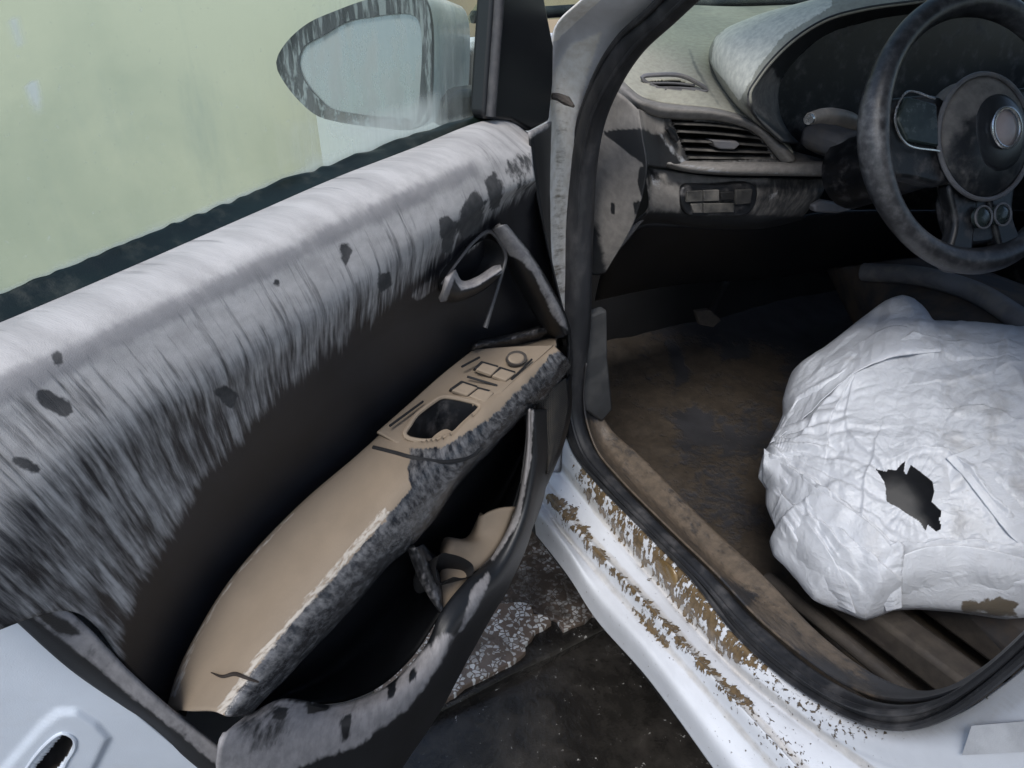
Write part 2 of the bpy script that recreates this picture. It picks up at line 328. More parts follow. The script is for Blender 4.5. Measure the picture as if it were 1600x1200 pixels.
def wall_mat(name, a, b, c):
    t = NT(name); co = t.coord('Object'); n1 = t.noise(t.map(co, (1.1, 1, .8)), 1, 6, .6, .6); n2 = t.noise(t.map(co, (4, 4, .8)), 1, 6, .65); n3 = t.noise(co, 40, 4)
    col = t.mix(t.ramp(n1, .3, .7), a, b); col = t.mix(t.ramp(n2, .55, .75, 0, .6), col, c); col = t.mix(t.ramp(n3, .7, .8, 0, .5), col, tuple(x*.6 for x in a))
    t.set(t.b.inputs['Base Color'], col); t.b.inputs['Roughness'].default_value = .9; t.set(t.b.inputs['Normal'], t.bump(t.math('ADD', n2, n3), .15, .004)); return t.m
M['wall'] = wall_mat('stained_plaster', (.40, .42, .335), (.56, .55, .43), (.36, .39, .34))
M['wall2'] = wall_mat('tan_plaster', (.50, .38, .24), (.58, .46, .32), (.40, .30, .20))
def bag_mat():
    t = NT('white_plastic_film'); c = t.coord('Object'); mud = t.attr('mud'); n = t.noise(c, 45, 7, .7, .5); n2 = t.noise(c, 14, 5, .6, 1.2); thin = t.attr('thin')
    f = t.ramp(t.math('ADD', mud, t.math('MULTIPLY', t.math('SUBTRACT', n, .5), 1.5)), .42, .62); f2 = t.ramp(t.math('ADD', thin, t.math('MULTIPLY', t.math('SUBTRACT', n2, .5), 1.5)), .25, .8, 0, .8)
    col = t.mix(f2, (.63, .655, .70), (.38, .38, .385)); col = t.mix(f, col, (.15, .125, .09))
    t.set(t.b.inputs['Base Color'], col); t.b.inputs['Roughness'].default_value = .28; t.b.inputs['Specular IOR Level'].default_value = .5
    wv = t.noise(t.map(c, (1, 1, 1)), 60, 6, .7, 2.2); ab = t.math('ABSOLUTE', t.math('SUBTRACT', wv, .5))
    wv2 = t.math('ABSOLUTE', t.math('SUBTRACT', t.noise(c, 22, 4, .6, 2.5), .5))
    t.set(t.b.inputs['Normal'], t.bump(t.math('ADD', t.math('MULTIPLY', ab, 1.2), t.math('MULTIPLY', wv2, 2.2)), .35, .004))
    tl = t.new('ShaderNodeBsdfTranslucent'); tl.inputs[0].default_value = (.8, .8, .84, 1); m = t.new('ShaderNodeMixShader'); m.inputs[0].default_value = .2
    t.set(m.inputs[1], t.b.outputs[0]); t.set(m.inputs[2], tl.outputs[0]); t.set(t.n['Material Output'].inputs[0], m.outputs[0]); return t.m
M['bag'] = bag_mat()
def terrazzo_mat(name, wet):
    t = NT(name); c = t.map(t.coord('Object'), (1, 1, .3)); w_ = t.noise(c, 35, 4)
    ws = t.new('ShaderNodeVectorMath', operation='SCALE'); nn = t.new('ShaderNodeTexNoise'); t.t.links.new(c, nn.inputs[0]); nn.inputs['Scale'].default_value = 60; t.t.links.new(nn.outputs[1], ws.inputs[0]); ws.inputs['Scale'].default_value = .012
    av = t.new('ShaderNodeVectorMath', operation='ADD'); t.t.links.new(c, av.inputs[0]); t.t.links.new(ws.outputs[0], av.inputs[1])
    v = t.new('ShaderNodeTexVoronoi', feature='DISTANCE_TO_EDGE'); t.t.links.new(av.outputs[0], v.inputs['Vector']); v.inputs['Scale'].default_value = 105
    v2 = t.new('ShaderNodeTexVoronoi'); t.t.links.new(av.outputs[0], v2.inputs['Vector']); v2.inputs['Scale'].default_value = 105
    sep = t.new('ShaderNodeSeparateColor'); t.t.links.new(v2.outputs['Color'], sep.inputs[0])
    chip = t.math('MULTIPLY', t.ramp(v.outputs[0], .06, .14), t.ramp(sep.outputs[0], .34, .4))
    ccol = t.mix(sep.outputs[1], (.42, .39, .36), (.75, .73, .70)); col = t.mix(chip, (.16, .12, .095), ccol)
    mud = t.noise(c, 7, 6, .65); f = t.ramp(mud, .45-wet, .65-wet, 0, .93); col = t.mix(f, col, (.045, .034, .027))
    t.set(t.b.inputs['Base Color'], col); t.set(t.b.inputs['Roughness'], t.mixf(f, .2, .45)); t.set(t.b.inputs['Normal'], t.bump(t.math('ADD', t.math('MULTIPLY', chip, .6), w_), .6, .003)); return t.m
M['terr'] = terrazzo_mat('wet_terrazzo', -.05); M['terrmud'] = terrazzo_mat('muddy_terrazzo', .12)
def ground_mat():
    t = NT('wet_black_mud'); c = t.coord('Object'); n = t.noise(c, 9, 7, .65); n2 = t.noise(c, 70, 5, .7); n3 = t.noise(c, 2.2, 4)
    col = t.mix(t.ramp(n, .35, .7), (.012, .011, .010), (.04, .036, .032)); col = t.mix(t.ramp(n2, .65, .69, 0, .9), col, (.42, .41, .39))  # pale specks paint wet glints into the mud colour
    t.set(t.b.inputs['Base Color'], col); t.set(t.b.inputs['Roughness'], t.ramp(n, .42, .68, .05, .35)); t.set(t.b.inputs['Normal'], t.bump(t.math('ADD', t.math('MULTIPLY', n, 1.5), t.math('MULTIPLY', n2, .7)), .6, .004)); return t.m
M['ground'] = ground_mat()

# ---------------------------------------------------------------- the setting: ground, pavement, walls
GZ = -.03
gx = np.concatenate([[-150, -30, -8], np.linspace(-3, 3, 60), [8, 30, 150]])
V = np.array([[x, y, GZ+(.012*mnoise.noise((x*6, y*6, 0))+.006*mnoise.noise((x*20, y*20, 3)) if abs(x) < 3 and abs(y) < 3 else 0)] for y in gx for x in gx]); n = len(gx)
g = raw('ground', V, [(j*n+i, j*n+i+1, (j+1)*n+i+1, (j+1)*n+i) for j in range(n-1) for i in range(n-1)], M['ground'], None)
g['kind'] = 'structure'
def ground_pt(u, v): return Z(u, v, .0)[:2]
pa, pb = ground_pt(640, 1118), ground_pt(1050, 915); pd = (pb-pa)/np.linalg.norm(pb-pa); pn = np.array([-pd[1], pd[0]])
pav = bpy.data.objects.new('pavement', None); C.objects.link(pav); pav['kind'] = 'structure'
def jag(a, b, k, amp):
    a, b = np.asarray(a), np.asarray(b); d = b-a; nn = np.array([-d[1], d[0]])/np.linalg.norm(d)
    return [a+d*i/k+nn*RNG.normal(0, amp)*(0 < i < k) for i in range(k)]
def tile(poly, mat, z=.0, th=.05):
    slab('terrazzo_tile', [[*p, z] for p in poly], th, mat, pav, bevel=.002, away=(0, 0, -1))
q = ground_pt
bright = [q(600, 1150)] + jag(q(690, 1098), q(767, 1053), 4, .003) + jag(q(767, 1053), q(813, 1027), 3, .004) + jag(q(813, 1027), q(820, 1008), 2, .004) + jag(q(820, 1008), q(862, 973), 4, .005) + jag(q(862, 973), q(815, 942), 4, .004) + jag(q(815, 942), q(700, 950), 4, .003) + [q(560, 960)]
tile(bright, M['terr'], .004)
m2 = [q(869, 968)] + jag(q(880, 985), q(960, 952), 5, .006) + [q(1030, 920), q(1030, 760), q(840, 760), q(650, 800), q(640, 945)] + jag(q(700, 942), q(820, 936), 4, .004)
tile(m2, M['terrmud'], .0)
far0 = pa-pd*3
tile([far0+pn*.55, q(540, 1000)*.0+pa+pn*.55, pb+pn*.55, pb+pd*3+pn*.55, pb+pd*3+pn*2.2, far0+pn*2.2], M['terrmud'], -.002)
mort = [[*p, -.008] for p in [pa-pd*.5-pn*.012, *[pa+pd*t*.1-pn*(.012+RNG.normal(0, .002)) for t in range(0, 6)], pb+pd*.4-pn*.012, pb+pd*.4+pn*.5, pa-pd*.5+pn*.5]]
slab('mortar_bed', mort, .05, M['ground'], pav, bevel=.006, away=(0, 0, -1))

def tag(o, label, cat, group=None):
    o['label'] = label; o['category'] = cat
    if group: o['group'] = group
    return o
wl = box('boundary_wall', (-1.75, 1.9, .95), (4.3, .2, 2.0), M['wall'], None)
tag(wl, 'stained greenish beige plaster wall behind the open door window', 'wall')
wl2 = box('neighbouring_wall', (2.3, 2.6, 1.0), (5.5, .2, 2.1), M['wall2'], None)
tag(wl2, 'warm tan plaster wall glimpsed above the front pillar of the car', 'wall')

# ---------------------------------------------------------------- the car
car = bpy.data.objects.new('car', None); C.objects.link(car); car.location = (0, 0, 0)
tag(car, 'flood-damaged white car caked with dried mud, its driver door wide open', 'car')

# ---- door: the mesh of the door is its painted metal shell (rear shut face, outer skin)
r0, r1 = D(0, 950, .03), D(300, 1197, .03); rdir = (r1-r0)/np.linalg.norm(r1-r0)
out_ = np.cross(rdir, DN); out_ /= np.linalg.norm(out_)
if out_@(CAM-r0) < 0: out_ = -out_
SW = -DN*cos(radians(38))+out_*sin(radians(38))          # the rear face slopes outwards as it goes deeper
shn = np.cross(rdir, SW); shn /= np.linalg.norm(shn)
if shn@(CAM-r0) < 0: shn = -shn
def SH(u, v, off=0.): return onto(u, v, r0+shn*off, shn)
top_, bot_ = r0-rdir*.23, r1+rdir*.36
# outer skin follows the rear edge, then the underside and the hinge end
def shell_line(d):
    return [p+SW*d for p in (top_, r0, (r0+r1)/2, r1, bot_)]
door = loft('door', [shell_line(-.004), shell_line(.01), shell_line(.07), shell_line(.15), [p-DN*.008 for p in shell_line(.162)], [p-DE*.03-DN*.02 for p in shell_line(.165)]], M['white'], car, 260, 150,
            disp=lambda V, UV, px: .0035*sst((sd_poly(px, [(-10, 1215), (66, 1128), (92, 1107), (120, 1106), (152, 1126), (172, 1150), (150, 1195), (110, 1260), (-10, 1330)])+3)/9),
            holes=[[(97, 1146), (112, 1152), (116, 1166), (106, 1184), (80, 1216), (40, 1216)]], solid=.002)
door['label'] = 'wide open driver door with silt-streaked black trim and armrest caked in tan mud'
skin = [[p-DE*.03-DN*.02 for p in shell_line(.165)], [DS(.45, z, -.125) for z in (.9, .8, .66, .5, .28)], [DS(.03, z, -.1) for z in (.9, .8, .66, .5, .28)]]
loft('outer_skin', skin, M['white'], door, 30, 20, solid=.002)
loft('belt_moulding', [[DS(s, .905, -.124) for s in (.88, .6, .3, .03)], [DS(s, .95, -.06) for s in (.9, .6, .3, .03)], [DS(s, .985, -.010) for s in (.93, .6, .3, .03)]], M['white'], door, 30, 8, solid=.002)
def P3(f, *p): return [f(*q) for q in p]
bowl('latch_opening', P3(lambda u, v: SH(u, v, .0028), (97, 1145), (113, 1151), (117, 1166), (106, 1186), (82, 1220), (38, 1222)), .035, -shn, M['rail'], door)
tube('latch_rim', P3(lambda u, v: SH(u, v, .0036), (97, 1145), (113, 1151), (117, 1166), (106, 1186), (82, 1220), (38, 1222)), .0016, M['white'], door, 60, 8, closed=True)
# trim border along the rear edge
loft('trim_border', [LD(.032, (.93, 1.0, 1), (-60, 905), (0, 950), (110, 1047), (233, 1133), (300, 1193), (430, 1290)),
                     LD(.05, (.92, 1.0, 1), (-40, 880), (0, 922), (60, 972), (150, 1047), (250, 1128), (330, 1190), (440, 1275)),
                     LD(.062, (.91, 1.0, 1), (-30, 860), (0, 888), (67, 930), (133, 982), (200, 1053), (262, 1108), (330, 1160), (450, 1250))],
     M['greydust'], door, 90, 14, base={'dust': .62}, paint={'dust': [([(-50, 860), (0, 925), (340, 1200), (300, 1210), (-50, 940)], .1, 9), ([(20, 905), (120, 990), (90, 985), (10, 925)], .15, 8)]})

padlines = [LD(.012, (.93, 1.01, 1), (-120, 550), (0, 503), (196, 420), (400, 331), (525, 277), (650, 229), (756, 189), (800, 189), (826, 208)),
            LD(.05, (.925, 1.0, 1), (-120, 585), (0, 530), (200, 446), (400, 358), (525, 302), (650, 252), (756, 213), (829, 222)),
            LD(.072, (.92, .97, 1), (-110, 650), (0, 585), (240, 475), (400, 400), (600, 312), (750, 250), (832, 245)),
            LD(.078, (.90, .92, 1), (-60, 740), (0, 690), (150, 590), (300, 515), (450, 440), (600, 362), (750, 285), (834, 265)),
            LD(.080, (.845, .88, 1), (10, 850), (60, 770), (160, 680), (300, 600), (430, 522), (560, 440), (680, 362), (770, 306), (836, 278)),
            LD(.062, (110, 955), (140, 870), (210, 780), (300, 690), (420, 600), (530, 525), (620, 462), (700, 392), (744, 355), (778, 325), (838, 292)),
            LD(.038, (205, 1050), (230, 960), (290, 850), (370, 750), (470, 650), (570, 560), (660, 490), (740, 420), (800, 370), (850, 350)),
            LD(.016, (258, 1098), (280, 1010), (325, 930), (400, 835), (500, 735), (600, 650), (690, 580), (760, 530), (872, 505)),
            LD(.012, (290, 1120), (320, 1030), (370, 950), (450, 850), (560, 735), (650, 655), (730, 590), (790, 560), (880, 540))]
smears = [[(683, 340), (700, 335), (716, 352), (706, 398), (690, 395)], [(722, 318), (742, 293), (760, 315), (752, 362), (722, 376), (712, 352)], [(757, 282), (772, 266), (790, 290), (782, 325), (765, 330)],
          [(52, 612), (75, 606), (112, 625), (118, 645), (100, 656), (66, 638)], [(8, 712), (40, 712), (66, 730), (58, 742), (30, 735)], [(80, 552), (95, 548), (100, 570), (86, 578)],
          [(423, 437), (438, 437), (436, 450), (426, 450)], [(590, 425), (610, 424), (614, 445), (596, 460), (588, 450)], [(527, 380), (545, 375), (552, 395), (540, 418), (530, 400)],
          [(330, 610), (352, 598), (372, 615), (365, 645), (345, 630)]]
dark_area = [(196, 1100), (212, 990), (262, 880), (330, 770), (440, 640), (520, 572), (610, 500), (690, 425), (745, 370), (840, 300), (900, 560), (700, 640), (300, 1140)]
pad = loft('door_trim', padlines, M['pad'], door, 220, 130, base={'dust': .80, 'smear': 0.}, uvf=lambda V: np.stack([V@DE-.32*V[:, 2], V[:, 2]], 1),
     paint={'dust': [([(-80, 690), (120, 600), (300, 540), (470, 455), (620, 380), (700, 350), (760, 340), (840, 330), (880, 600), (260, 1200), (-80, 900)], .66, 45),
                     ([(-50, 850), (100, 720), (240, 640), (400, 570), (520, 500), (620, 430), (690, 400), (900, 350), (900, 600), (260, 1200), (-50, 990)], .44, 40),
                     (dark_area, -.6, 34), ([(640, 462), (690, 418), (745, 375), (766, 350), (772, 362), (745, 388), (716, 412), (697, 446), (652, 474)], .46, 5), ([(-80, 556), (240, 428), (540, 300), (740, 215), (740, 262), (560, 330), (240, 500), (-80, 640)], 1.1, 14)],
            'shade_band': [([(-80, 620), (0, 585), (240, 478), (420, 396), (560, 330), (740, 250), (750, 276), (560, 362), (420, 434), (240, 518), (0, 640), (-80, 680)], .85, 16)],  # painted shading where the pad face turns below its crest
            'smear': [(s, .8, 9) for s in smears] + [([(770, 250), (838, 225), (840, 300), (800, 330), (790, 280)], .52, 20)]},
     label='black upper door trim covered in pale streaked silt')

# belt seal, glass, window pillar
jagged = [(u, np.interp(u, [-120, 0, 98, 301, 455, 560, 675, 770], [508, 459, 420, 337, 277, 241, 200, 170])+RNG.normal(0, 1.0)+3.2*mnoise.noise((u*.035, 1, 0))) for u in np.arange(-120, 764, 13.)]
loft('window_seal', [LD(.0, (.95, 1.03, 1), *jagged),
                     LD(.006, (.95, 1.02, 1), (-120, 530), (0, 482), (150, 422), (350, 337), (525, 265), (650, 217), (770, 178)),
                     LD(.014, (.95, 1.005, 1), (-120, 552), (0, 505), (196, 423), (400, 334), (525, 280), (650, 232), (790, 192))],
     M['belt'], door, 300, 10, disp=lambda V, UV, px: .0012*np.sin(UV[:, 0]*60+2*np.sin(UV[:, 0]*23))*np.exp(-UV[:, 1]*150))
loft('window_pane', [LD(-.004, (.95, 1.35, 1), (769, -330)), LD(-.004, (.95, 1.0, 1), (770, 195))], M['glass'], door, 120, 90, solid=0, cross='l', base={'film': .0},
     paint={'film': [([(-100, 496), (0, 455), (98, 416), (301, 333), (455, 273), (560, 237), (675, 196), (770, 166), (770, 190), (0, 480), (-100, 530)], .95, 8), ([(430, 90), (470, 30), (560, -30), (680, -30), (770, 40), (770, 180), (620, 215), (480, 190)], .22, 25), ([(470, 200), (540, 195), (680, 150), (690, 195), (560, 250), (480, 275)], .72, 18), ([(740, 60), (768, 50), (768, 160), (738, 140)], .85, 9),
                     ([(20, 32), (25, 32), (36, 68), (31, 68)], 1.2, 3), ([(29, 98), (36, 100), (44, 132), (52, 130), (62, 182), (54, 186), (40, 146), (33, 126)], 1.3, 3), ([(430, 190), (480, 190), (560, 215), (540, 245), (440, 260)], .25, 20)]})
slab('window_pillar', LD(.02, (770, -300), (770, -10), (757, 178), (762, 186), (800, 189), (830, 205), (859, 189), (865, 130), (866, 72), (852, 0), (845, -60), (845, -300)), .02, M['black'], door, bevel=.004, base={'dust': .12}, paint={'dust': [([(795, 95), (812, 95), (812, 175), (795, 150)], .5, 8)]})
tube('glass_run_channel', LD(.022, (782, -250), (780, -20), (772, 100), (766, 182)), .006, M['rubber'], door, 40, 10)
loft('trim_end_cap', [LD(.06, (829, 206), (834, 262), (838, 290), (850, 350)), LD(.045, (845, 199), (850, 260), (853, 320), (856, 380)), LD(.0, (862, 190), (860, 260), (859, 330), (858, 440))], M['black'], door, 30, 12, base={'dust': .12}, paint={'dust': [([(820, 205), (865, 185), (865, 196), (830, 218)], .7, 5)]})
# door front edge down to the sill
loft('front_edge_trim', [LD(.055, (838, 288), (850, 350), (868, 430), (882, 490), (890, 530), (886, 590), (878, 650)),
                         LD(.02, (858, 300), (862, 400), (874, 470), (886, 500), (893, 540), (893, 600), (889, 655), (884, 680)),
                         LD(-.03, (859, 310), (862, 410), (874, 474), (888, 505), (895, 545), (895, 600), (890, 658), (882, 690))], M['black'], door, 50, 12, base={'dust': .3})

# door handle and its surround
loft('handle_surround', [LD(.046, (764, 362), (786, 400), (800, 432), (822, 470), (850, 515), (866, 530)), LD(.070, (772, 356), (798, 396), (820, 432), (846, 470), (868, 510), (878, 527)), LD(.080, (782, 352), (810, 388), (834, 424), (858, 462), (876, 500), (884, 524)), LD(.062, (792, 350), (824, 388), (848, 424), (866, 456), (884, 490), (893, 520))],
     M['black'], door, 80, 24, base={'dust': .08}, paint={'dust': [([(766, 358), (792, 348), (824, 390), (846, 424), (834, 428), (812, 408), (796, 400), (780, 384)], .78, 5), ([(832, 428), (846, 424), (882, 490), (890, 520), (874, 508), (862, 494)], .66, 5)]})
tube('surround_rib', LD(.064, (690, 444), (716, 408), (742, 376), (764, 362), (782, 380), (790, 402), (785, 424), (774, 462), (758, 512)), [.0012, .0015, .0016, .002, .0022, .0022, .002, .002, .003], M['black'], door, 80, 8, base={'dust': .45})
bowl('handle_recess', LD(.064, (704, 432), (728, 396), (746, 380), (764, 374), (780, 384), (787, 404), (780, 430), (752, 456), (716, 466)), .05, -DN, M['dark'], door)
loft('door_handle', [LD(.066, (712, 421), (722, 438), (745, 432), (770, 416), (782, 413)),
                     LD(.082, (703, 434), (720, 452), (745, 447), (770, 431), (784, 421)),
                     LD(.078, (696, 452), (717, 462), (745, 453), (769, 437), (784, 425)),
                     LD(.062, (688, 472), (715, 472), (745, 460), (768, 444), (783, 429))], M['black'], door, 60, 24, solid=.005, base={'dust': .12},
     paint={'dust': [([(708, 415), (716, 420), (726, 436), (770, 412), (786, 412), (786, 422), (770, 432), (745, 448), (720, 454), (712, 440)], .85, 3), ([(704, 428), (714, 420), (712, 432), (698, 470), (686, 474)], .85, 3)]})

# armrest
A0 = LD(.032, (258, 1112), (276, 1052), (300, 1002), (360, 905), (455, 800), (580, 690), (650, 625), (738, 550), (800, 541), (868, 528))
A1 = LD(.105, (343, 1114), (370, 1075), (405, 1028), (467, 950), (533, 880), (600, 803), (645, 752), (700, 708), (777, 628), (832, 575), (868, 543))
Am = [(a*.5+b*.5)+np.array([0, 0, .002]) for a, b in zip(spline(A0, 12), spline(A1, 12))]
A2 = LD(.113, (358, 1120), (388, 1082), (425, 1035), (487, 965), (553, 893), (620, 820), (665, 775), (722, 722), (792, 642), (846, 590), (878, 552))
A3 = LD(.104, (382, 1118), (433, 1066), (487, 1008), (547, 944), (600, 882), (640, 848), (680, 801), (709, 757), (775, 689), (815, 646), (857, 612), (890, 565))
A4 = LD(.05, (384, 1122), (435, 1072), (489, 1014), (549, 950), (602, 888), (642, 853), (682, 806), (711, 762), (777, 694), (817, 651), (859, 618), (892, 572))
CUP = [(632, 678), (640, 664), (650, 649), (663, 638), (678, 627), (686, 622), (694, 620), (712, 622), (730, 626), (744, 630), (750, 635), (747, 641), (735, 652), (722, 664), (711, 675), (700, 681), (685, 686), (670, 689), (652, 688), (637, 684)]
Am2 = [(a*.13+b*.87)+np.array([0, 0, .003]) for a, b in zip(spline(A0, 12), spline(A1, 12))]
arm = loft('armrest', [[p-np.array([0, 0, .022]) for p in A0], [p-np.array([0, 0, .006]) for p in A0], A0, Am, Am2, A1, A2, A3, A4], M['tan'], door, 180, 60, holes=[CUP], base={'scrape': .0, 'rim': 0.},
     paint={'scrape': [([(352, 1140), (348, 1108), (408, 1030), (470, 952), (536, 883), (604, 806), (640, 764), (636, 728), (640, 700), (690, 698), (752, 660), (779, 640), (836, 582), (860, 552), (920, 530), (920, 700), (400, 1200)], .80, 7),
                       ([(440, 1040), (640, 850), (720, 770), (700, 770), (560, 920), (440, 1050)], 1., 8)],
            'rim': [([(330, 1118), (400, 1020), (533, 868), (600, 790), (614, 800), (533, 892), (404, 1040), (350, 1118)], .62, 6), ([(262, 1090), (300, 1000), (360, 900), (455, 796), (462, 802), (368, 905), (308, 1005), (276, 1095)], .55, 5)]},
     label='door armrest under a thick coat of dried tan mud', disp=lambda V, UV, px: .0015*np.array([mnoise.noise(Vector(p)*38) for p in V])*np.clip((UV[:, 1]-.1)/.03, 0, 1))
loft('armrest_front_cap', [LD(.03, (736, 552), (800, 543), (868, 528), (884, 530)), LD(.05, (742, 540), (800, 529), (862, 514), (884, 520)), LD(.02, (748, 532), (800, 521), (858, 506), (882, 512))], M['black'], door, 40, 14, base={'dust': .42})
# switch plate with its pull cup and switches
S0 = LD(.036, (590, 681), (641, 636), (690, 592), (740, 552)); S1 = LD(.070, (640, 705), (700, 640), (770, 580), (806, 547)); S2 = LD(.101, (745, 700), (775, 632), (830, 576), (864, 545))
plate_paint = {'scrape': [([(612, 694), (640, 689), (690, 694), (735, 664), (756, 640), (777, 628), (800, 640), (750, 710), (700, 726), (650, 720)], .60, 7)]}
loft('switch_plate', [[p+np.array([0, 0, .005]) for p in L] for L in (S0, S1, S2)], M['tan'], door, 90, 50, holes=[CUP], base={'scrape': 0., 'rim': 0.}, paint=plate_paint)
def AZp(u, v, dz=.0):                                    # onto the sloping top of the switch plate
    o = S1[1]+np.array([0, 0, .007+dz]); nn = np.cross(S0[3]-S2[0], S2[3]-S0[0]); return onto(u, v, o, nn/np.linalg.norm(nn))
def hit(u, v, lift=0.):                                  # the surface already standing at that place
    bpy.context.view_layer.update(); r_ = ray(u, v); r_ /= np.linalg.norm(r_)
    ok, loc, *_ = sc.ray_cast(bpy.context.evaluated_depsgraph_get(), Vector(CAM), Vector(r_)); return np.array(loc)-r_*lift
tube('plate_joint', P3(lambda u, v: hit(u, v, .0006), (583, 699), (615, 707), (649, 716), (696, 722), (738, 712), (752, 700)), .0022, M['dark'], door, 50, 8)
cupo = P3(lambda u, v: AZp(u, v, .001), *CUP)
bowl('pull_cup', cupo, .055, (0, 0, -1), M['blackobj'], door)
tube('cup_rim', P3(lambda u, v: AZp(u, v, .0005), *CUP), .0025, M['tanobj'], door, 70, 8, closed=True)
slab('cup_mud', P3(lambda u, v: AZp(u, v, -.012), (672, 690), (684, 676), (698, 670), (712, 676), (722, 668), (712, 682), (690, 692)), .012, M['tanobj'], door, n=24)
def R7(*p): return [(560+x/4.706, 520+y/4.706) for x, y in p]
for qd in ([(850, 255), (905, 203), (1035, 240), (975, 300)], [(970, 300), (1040, 245), (1160, 282), (1080, 342)], [(672, 408), (758, 348), (880, 388), (795, 452)], [(798, 450), (872, 392), (1000, 425), (928, 505)]):
    pp = R7(*qd); cc = np.mean(pp, 0)
    slab('switch_gap', [AZp(*p, .0005) for p in pp], .006, M['dark'], door, bevel=.001)
    slab('window_switch', [AZp(*(cc+(np.array(p)-cc)*.93+np.array([2.0, 2.4])), .0032) for p in pp], .006, M['tanobj'], door, bevel=.0016, seg=3)
for a, b in (((800, 322), (1020, 388)), ((1275, 195), (1125, 345)), ((230, 685), (475, 505)), ((760, 250), (890, 180))):
    pp = R7(a, b); tube('plate_groove', [AZp(*pp[0], .0003), AZp(*((np.array(pp[0])+np.array(pp[1]))/2), .0006), AZp(*pp[1], .0003)], .0013, M['dark'], door, 12, 6)
kc = R7((1165, 182))[0]; ko = [AZp(kc[0]+13*cos(a), kc[1]+8.5*sin(a), .003) for a in np.linspace(0, 2*pi, 24, endpoint=False)]
slab('mirror_knob', ko, .006, M['tanobj'], door, bevel=.002)
slab('knob_gap', [AZp(kc[0]+16*cos(a), kc[1]+11*sin(a), .0012) for a in np.linspace(0, 2*pi, 24, endpoint=False)], .004, M['rail'], door, bevel=0)

# lower door: pocket, lip, speaker grille
lipin = LD(.105, (826, 640), (822, 700), (814, 755), (803, 802), (767, 872), (730, 905), (687, 959), (667, 1005), (613, 1065), (553, 1095), (513, 1101), (440, 1092), (384, 1118))
lipmid = LD(.122, (832, 640), (834, 710), (826, 770), (814, 815), (780, 890), (742, 930), (706, 978), (680, 1030), (624, 1085), (560, 1120), (500, 1140), (420, 1140), (350, 1150))
lipout = LD(.118, (838, 640), (846, 715), (836, 780), (828, 835), (796, 905), (760, 952), (722, 1000), (690, 1060), (640, 1120), (580, 1180), (500, 1215), (420, 1215), (340, 1190))
lipbot = LD(.08, (860, 640), (858, 720), (845, 785), (824, 842), (797, 912), (769, 962), (726, 1035), (700, 1085), (655, 1155), (600, 1235), (520, 1320), (430, 1340), (340, 1260))
lipund = LD(.0, (866, 640), (860, 724), (846, 790), (822, 850), (792, 925), (763, 970), (716, 1060), (686, 1115), (630, 1197), (560, 1300), (500, 1400), (420, 1400), (330, 1300))
loft('door_pocket', [lipin, lipmid, lipout, lipbot, lipund], M['greydust'], door, 160, 60, base={'dust': .1},
     paint={'dust': [([(380, 1085), (520, 1098), (615, 1064), (668, 1004), (690, 985), (715, 990), (690, 1040), (640, 1110), (560, 1170), (470, 1200), (330, 1300), (300, 1140)], .66, 12), ([(715, 985), (735, 920), (765, 885), (768, 905), (750, 950), (722, 990)], .62, 7),
                     ([(385, 1095), (450, 1095), (450, 1150), (400, 1170), (370, 1140)], .50, 20), ([(478, 1104), (510, 1100), (512, 1108), (484, 1114)], .1, 5), ([(430, 1105), (446, 1110), (444, 1122), (432, 1118)], .1, 5), ([(534, 1120), (546, 1118), (545, 1150), (536, 1152)], .1, 5), ([(606, 1066), (616, 1060), (618, 1084), (608, 1090)], .1, 4), ([(640, 1050), (652, 1044), (650, 1062), (640, 1066)], .1, 4), ([(800, 800), (822, 700), (826, 640), (836, 640), (830, 720), (812, 815), (770, 880), (764, 872)], .75, 5)]}, label='dust-coated lower door pocket')
pk1 = LD(.045, (850, 605), (815, 650), (777, 692), (711, 760), (682, 804), (642, 851), (602, 886), (549, 948), (489, 1012), (435, 1070), (384, 1116))
pk2 = LD(.01, (840, 660), (820, 700), (790, 760), (740, 830), (700, 870), (650, 920), (610, 960), (560, 1010), (500, 1060), (450, 1085), (400, 1110))
pk3 = LD(.06, (828, 660), (815, 740), (790, 820), (740, 895), (705, 930), (670, 985), (640, 1030), (600, 1068), (545, 1092), (470, 1098), (390, 1112))
loft('pocket_lining', [pk1, pk2, pk3], M['black'], door, 80, 24, base={'dust': -.1})
loft('pocket_divider', [LD(.10, (636, 858), (650, 895), (668, 930), (687, 958)), LD(.11, (646, 856), (660, 890), (676, 925), (690, 955)), LD(.04, (662, 850), (690, 880), (700, 910), (700, 945))], M['greydust'], door, 30, 12, base={'dust': .45})
def cupholder(top, mudp):
    loft('pocket_mud', top, M['tan'], door, 30, 14, base={'scrape': -.2, 'rim': .0}, solid=.006)
cupholder([LD(.10, (806, 792), (791, 830), (769, 867), (732, 903), (690, 955)), LD(.088, (780, 795), (764, 838), (738, 866), (712, 894), (690, 930)), LD(.074, (752, 806), (742, 840), (706, 850), (694, 872), (686, 905)), LD(.05, (750, 800), (730, 838), (692, 842), (686, 868), (680, 900))], 0)
bowl('cup_well', LD(.106, (688, 866), (706, 866), (728, 874), (740, 886), (738, 898), (722, 903), (706, 902), (692, 912), (682, 902), (682, 880)), .05, (-DN*.7+np.array([0, 0, -.7])), M['dark'], door)
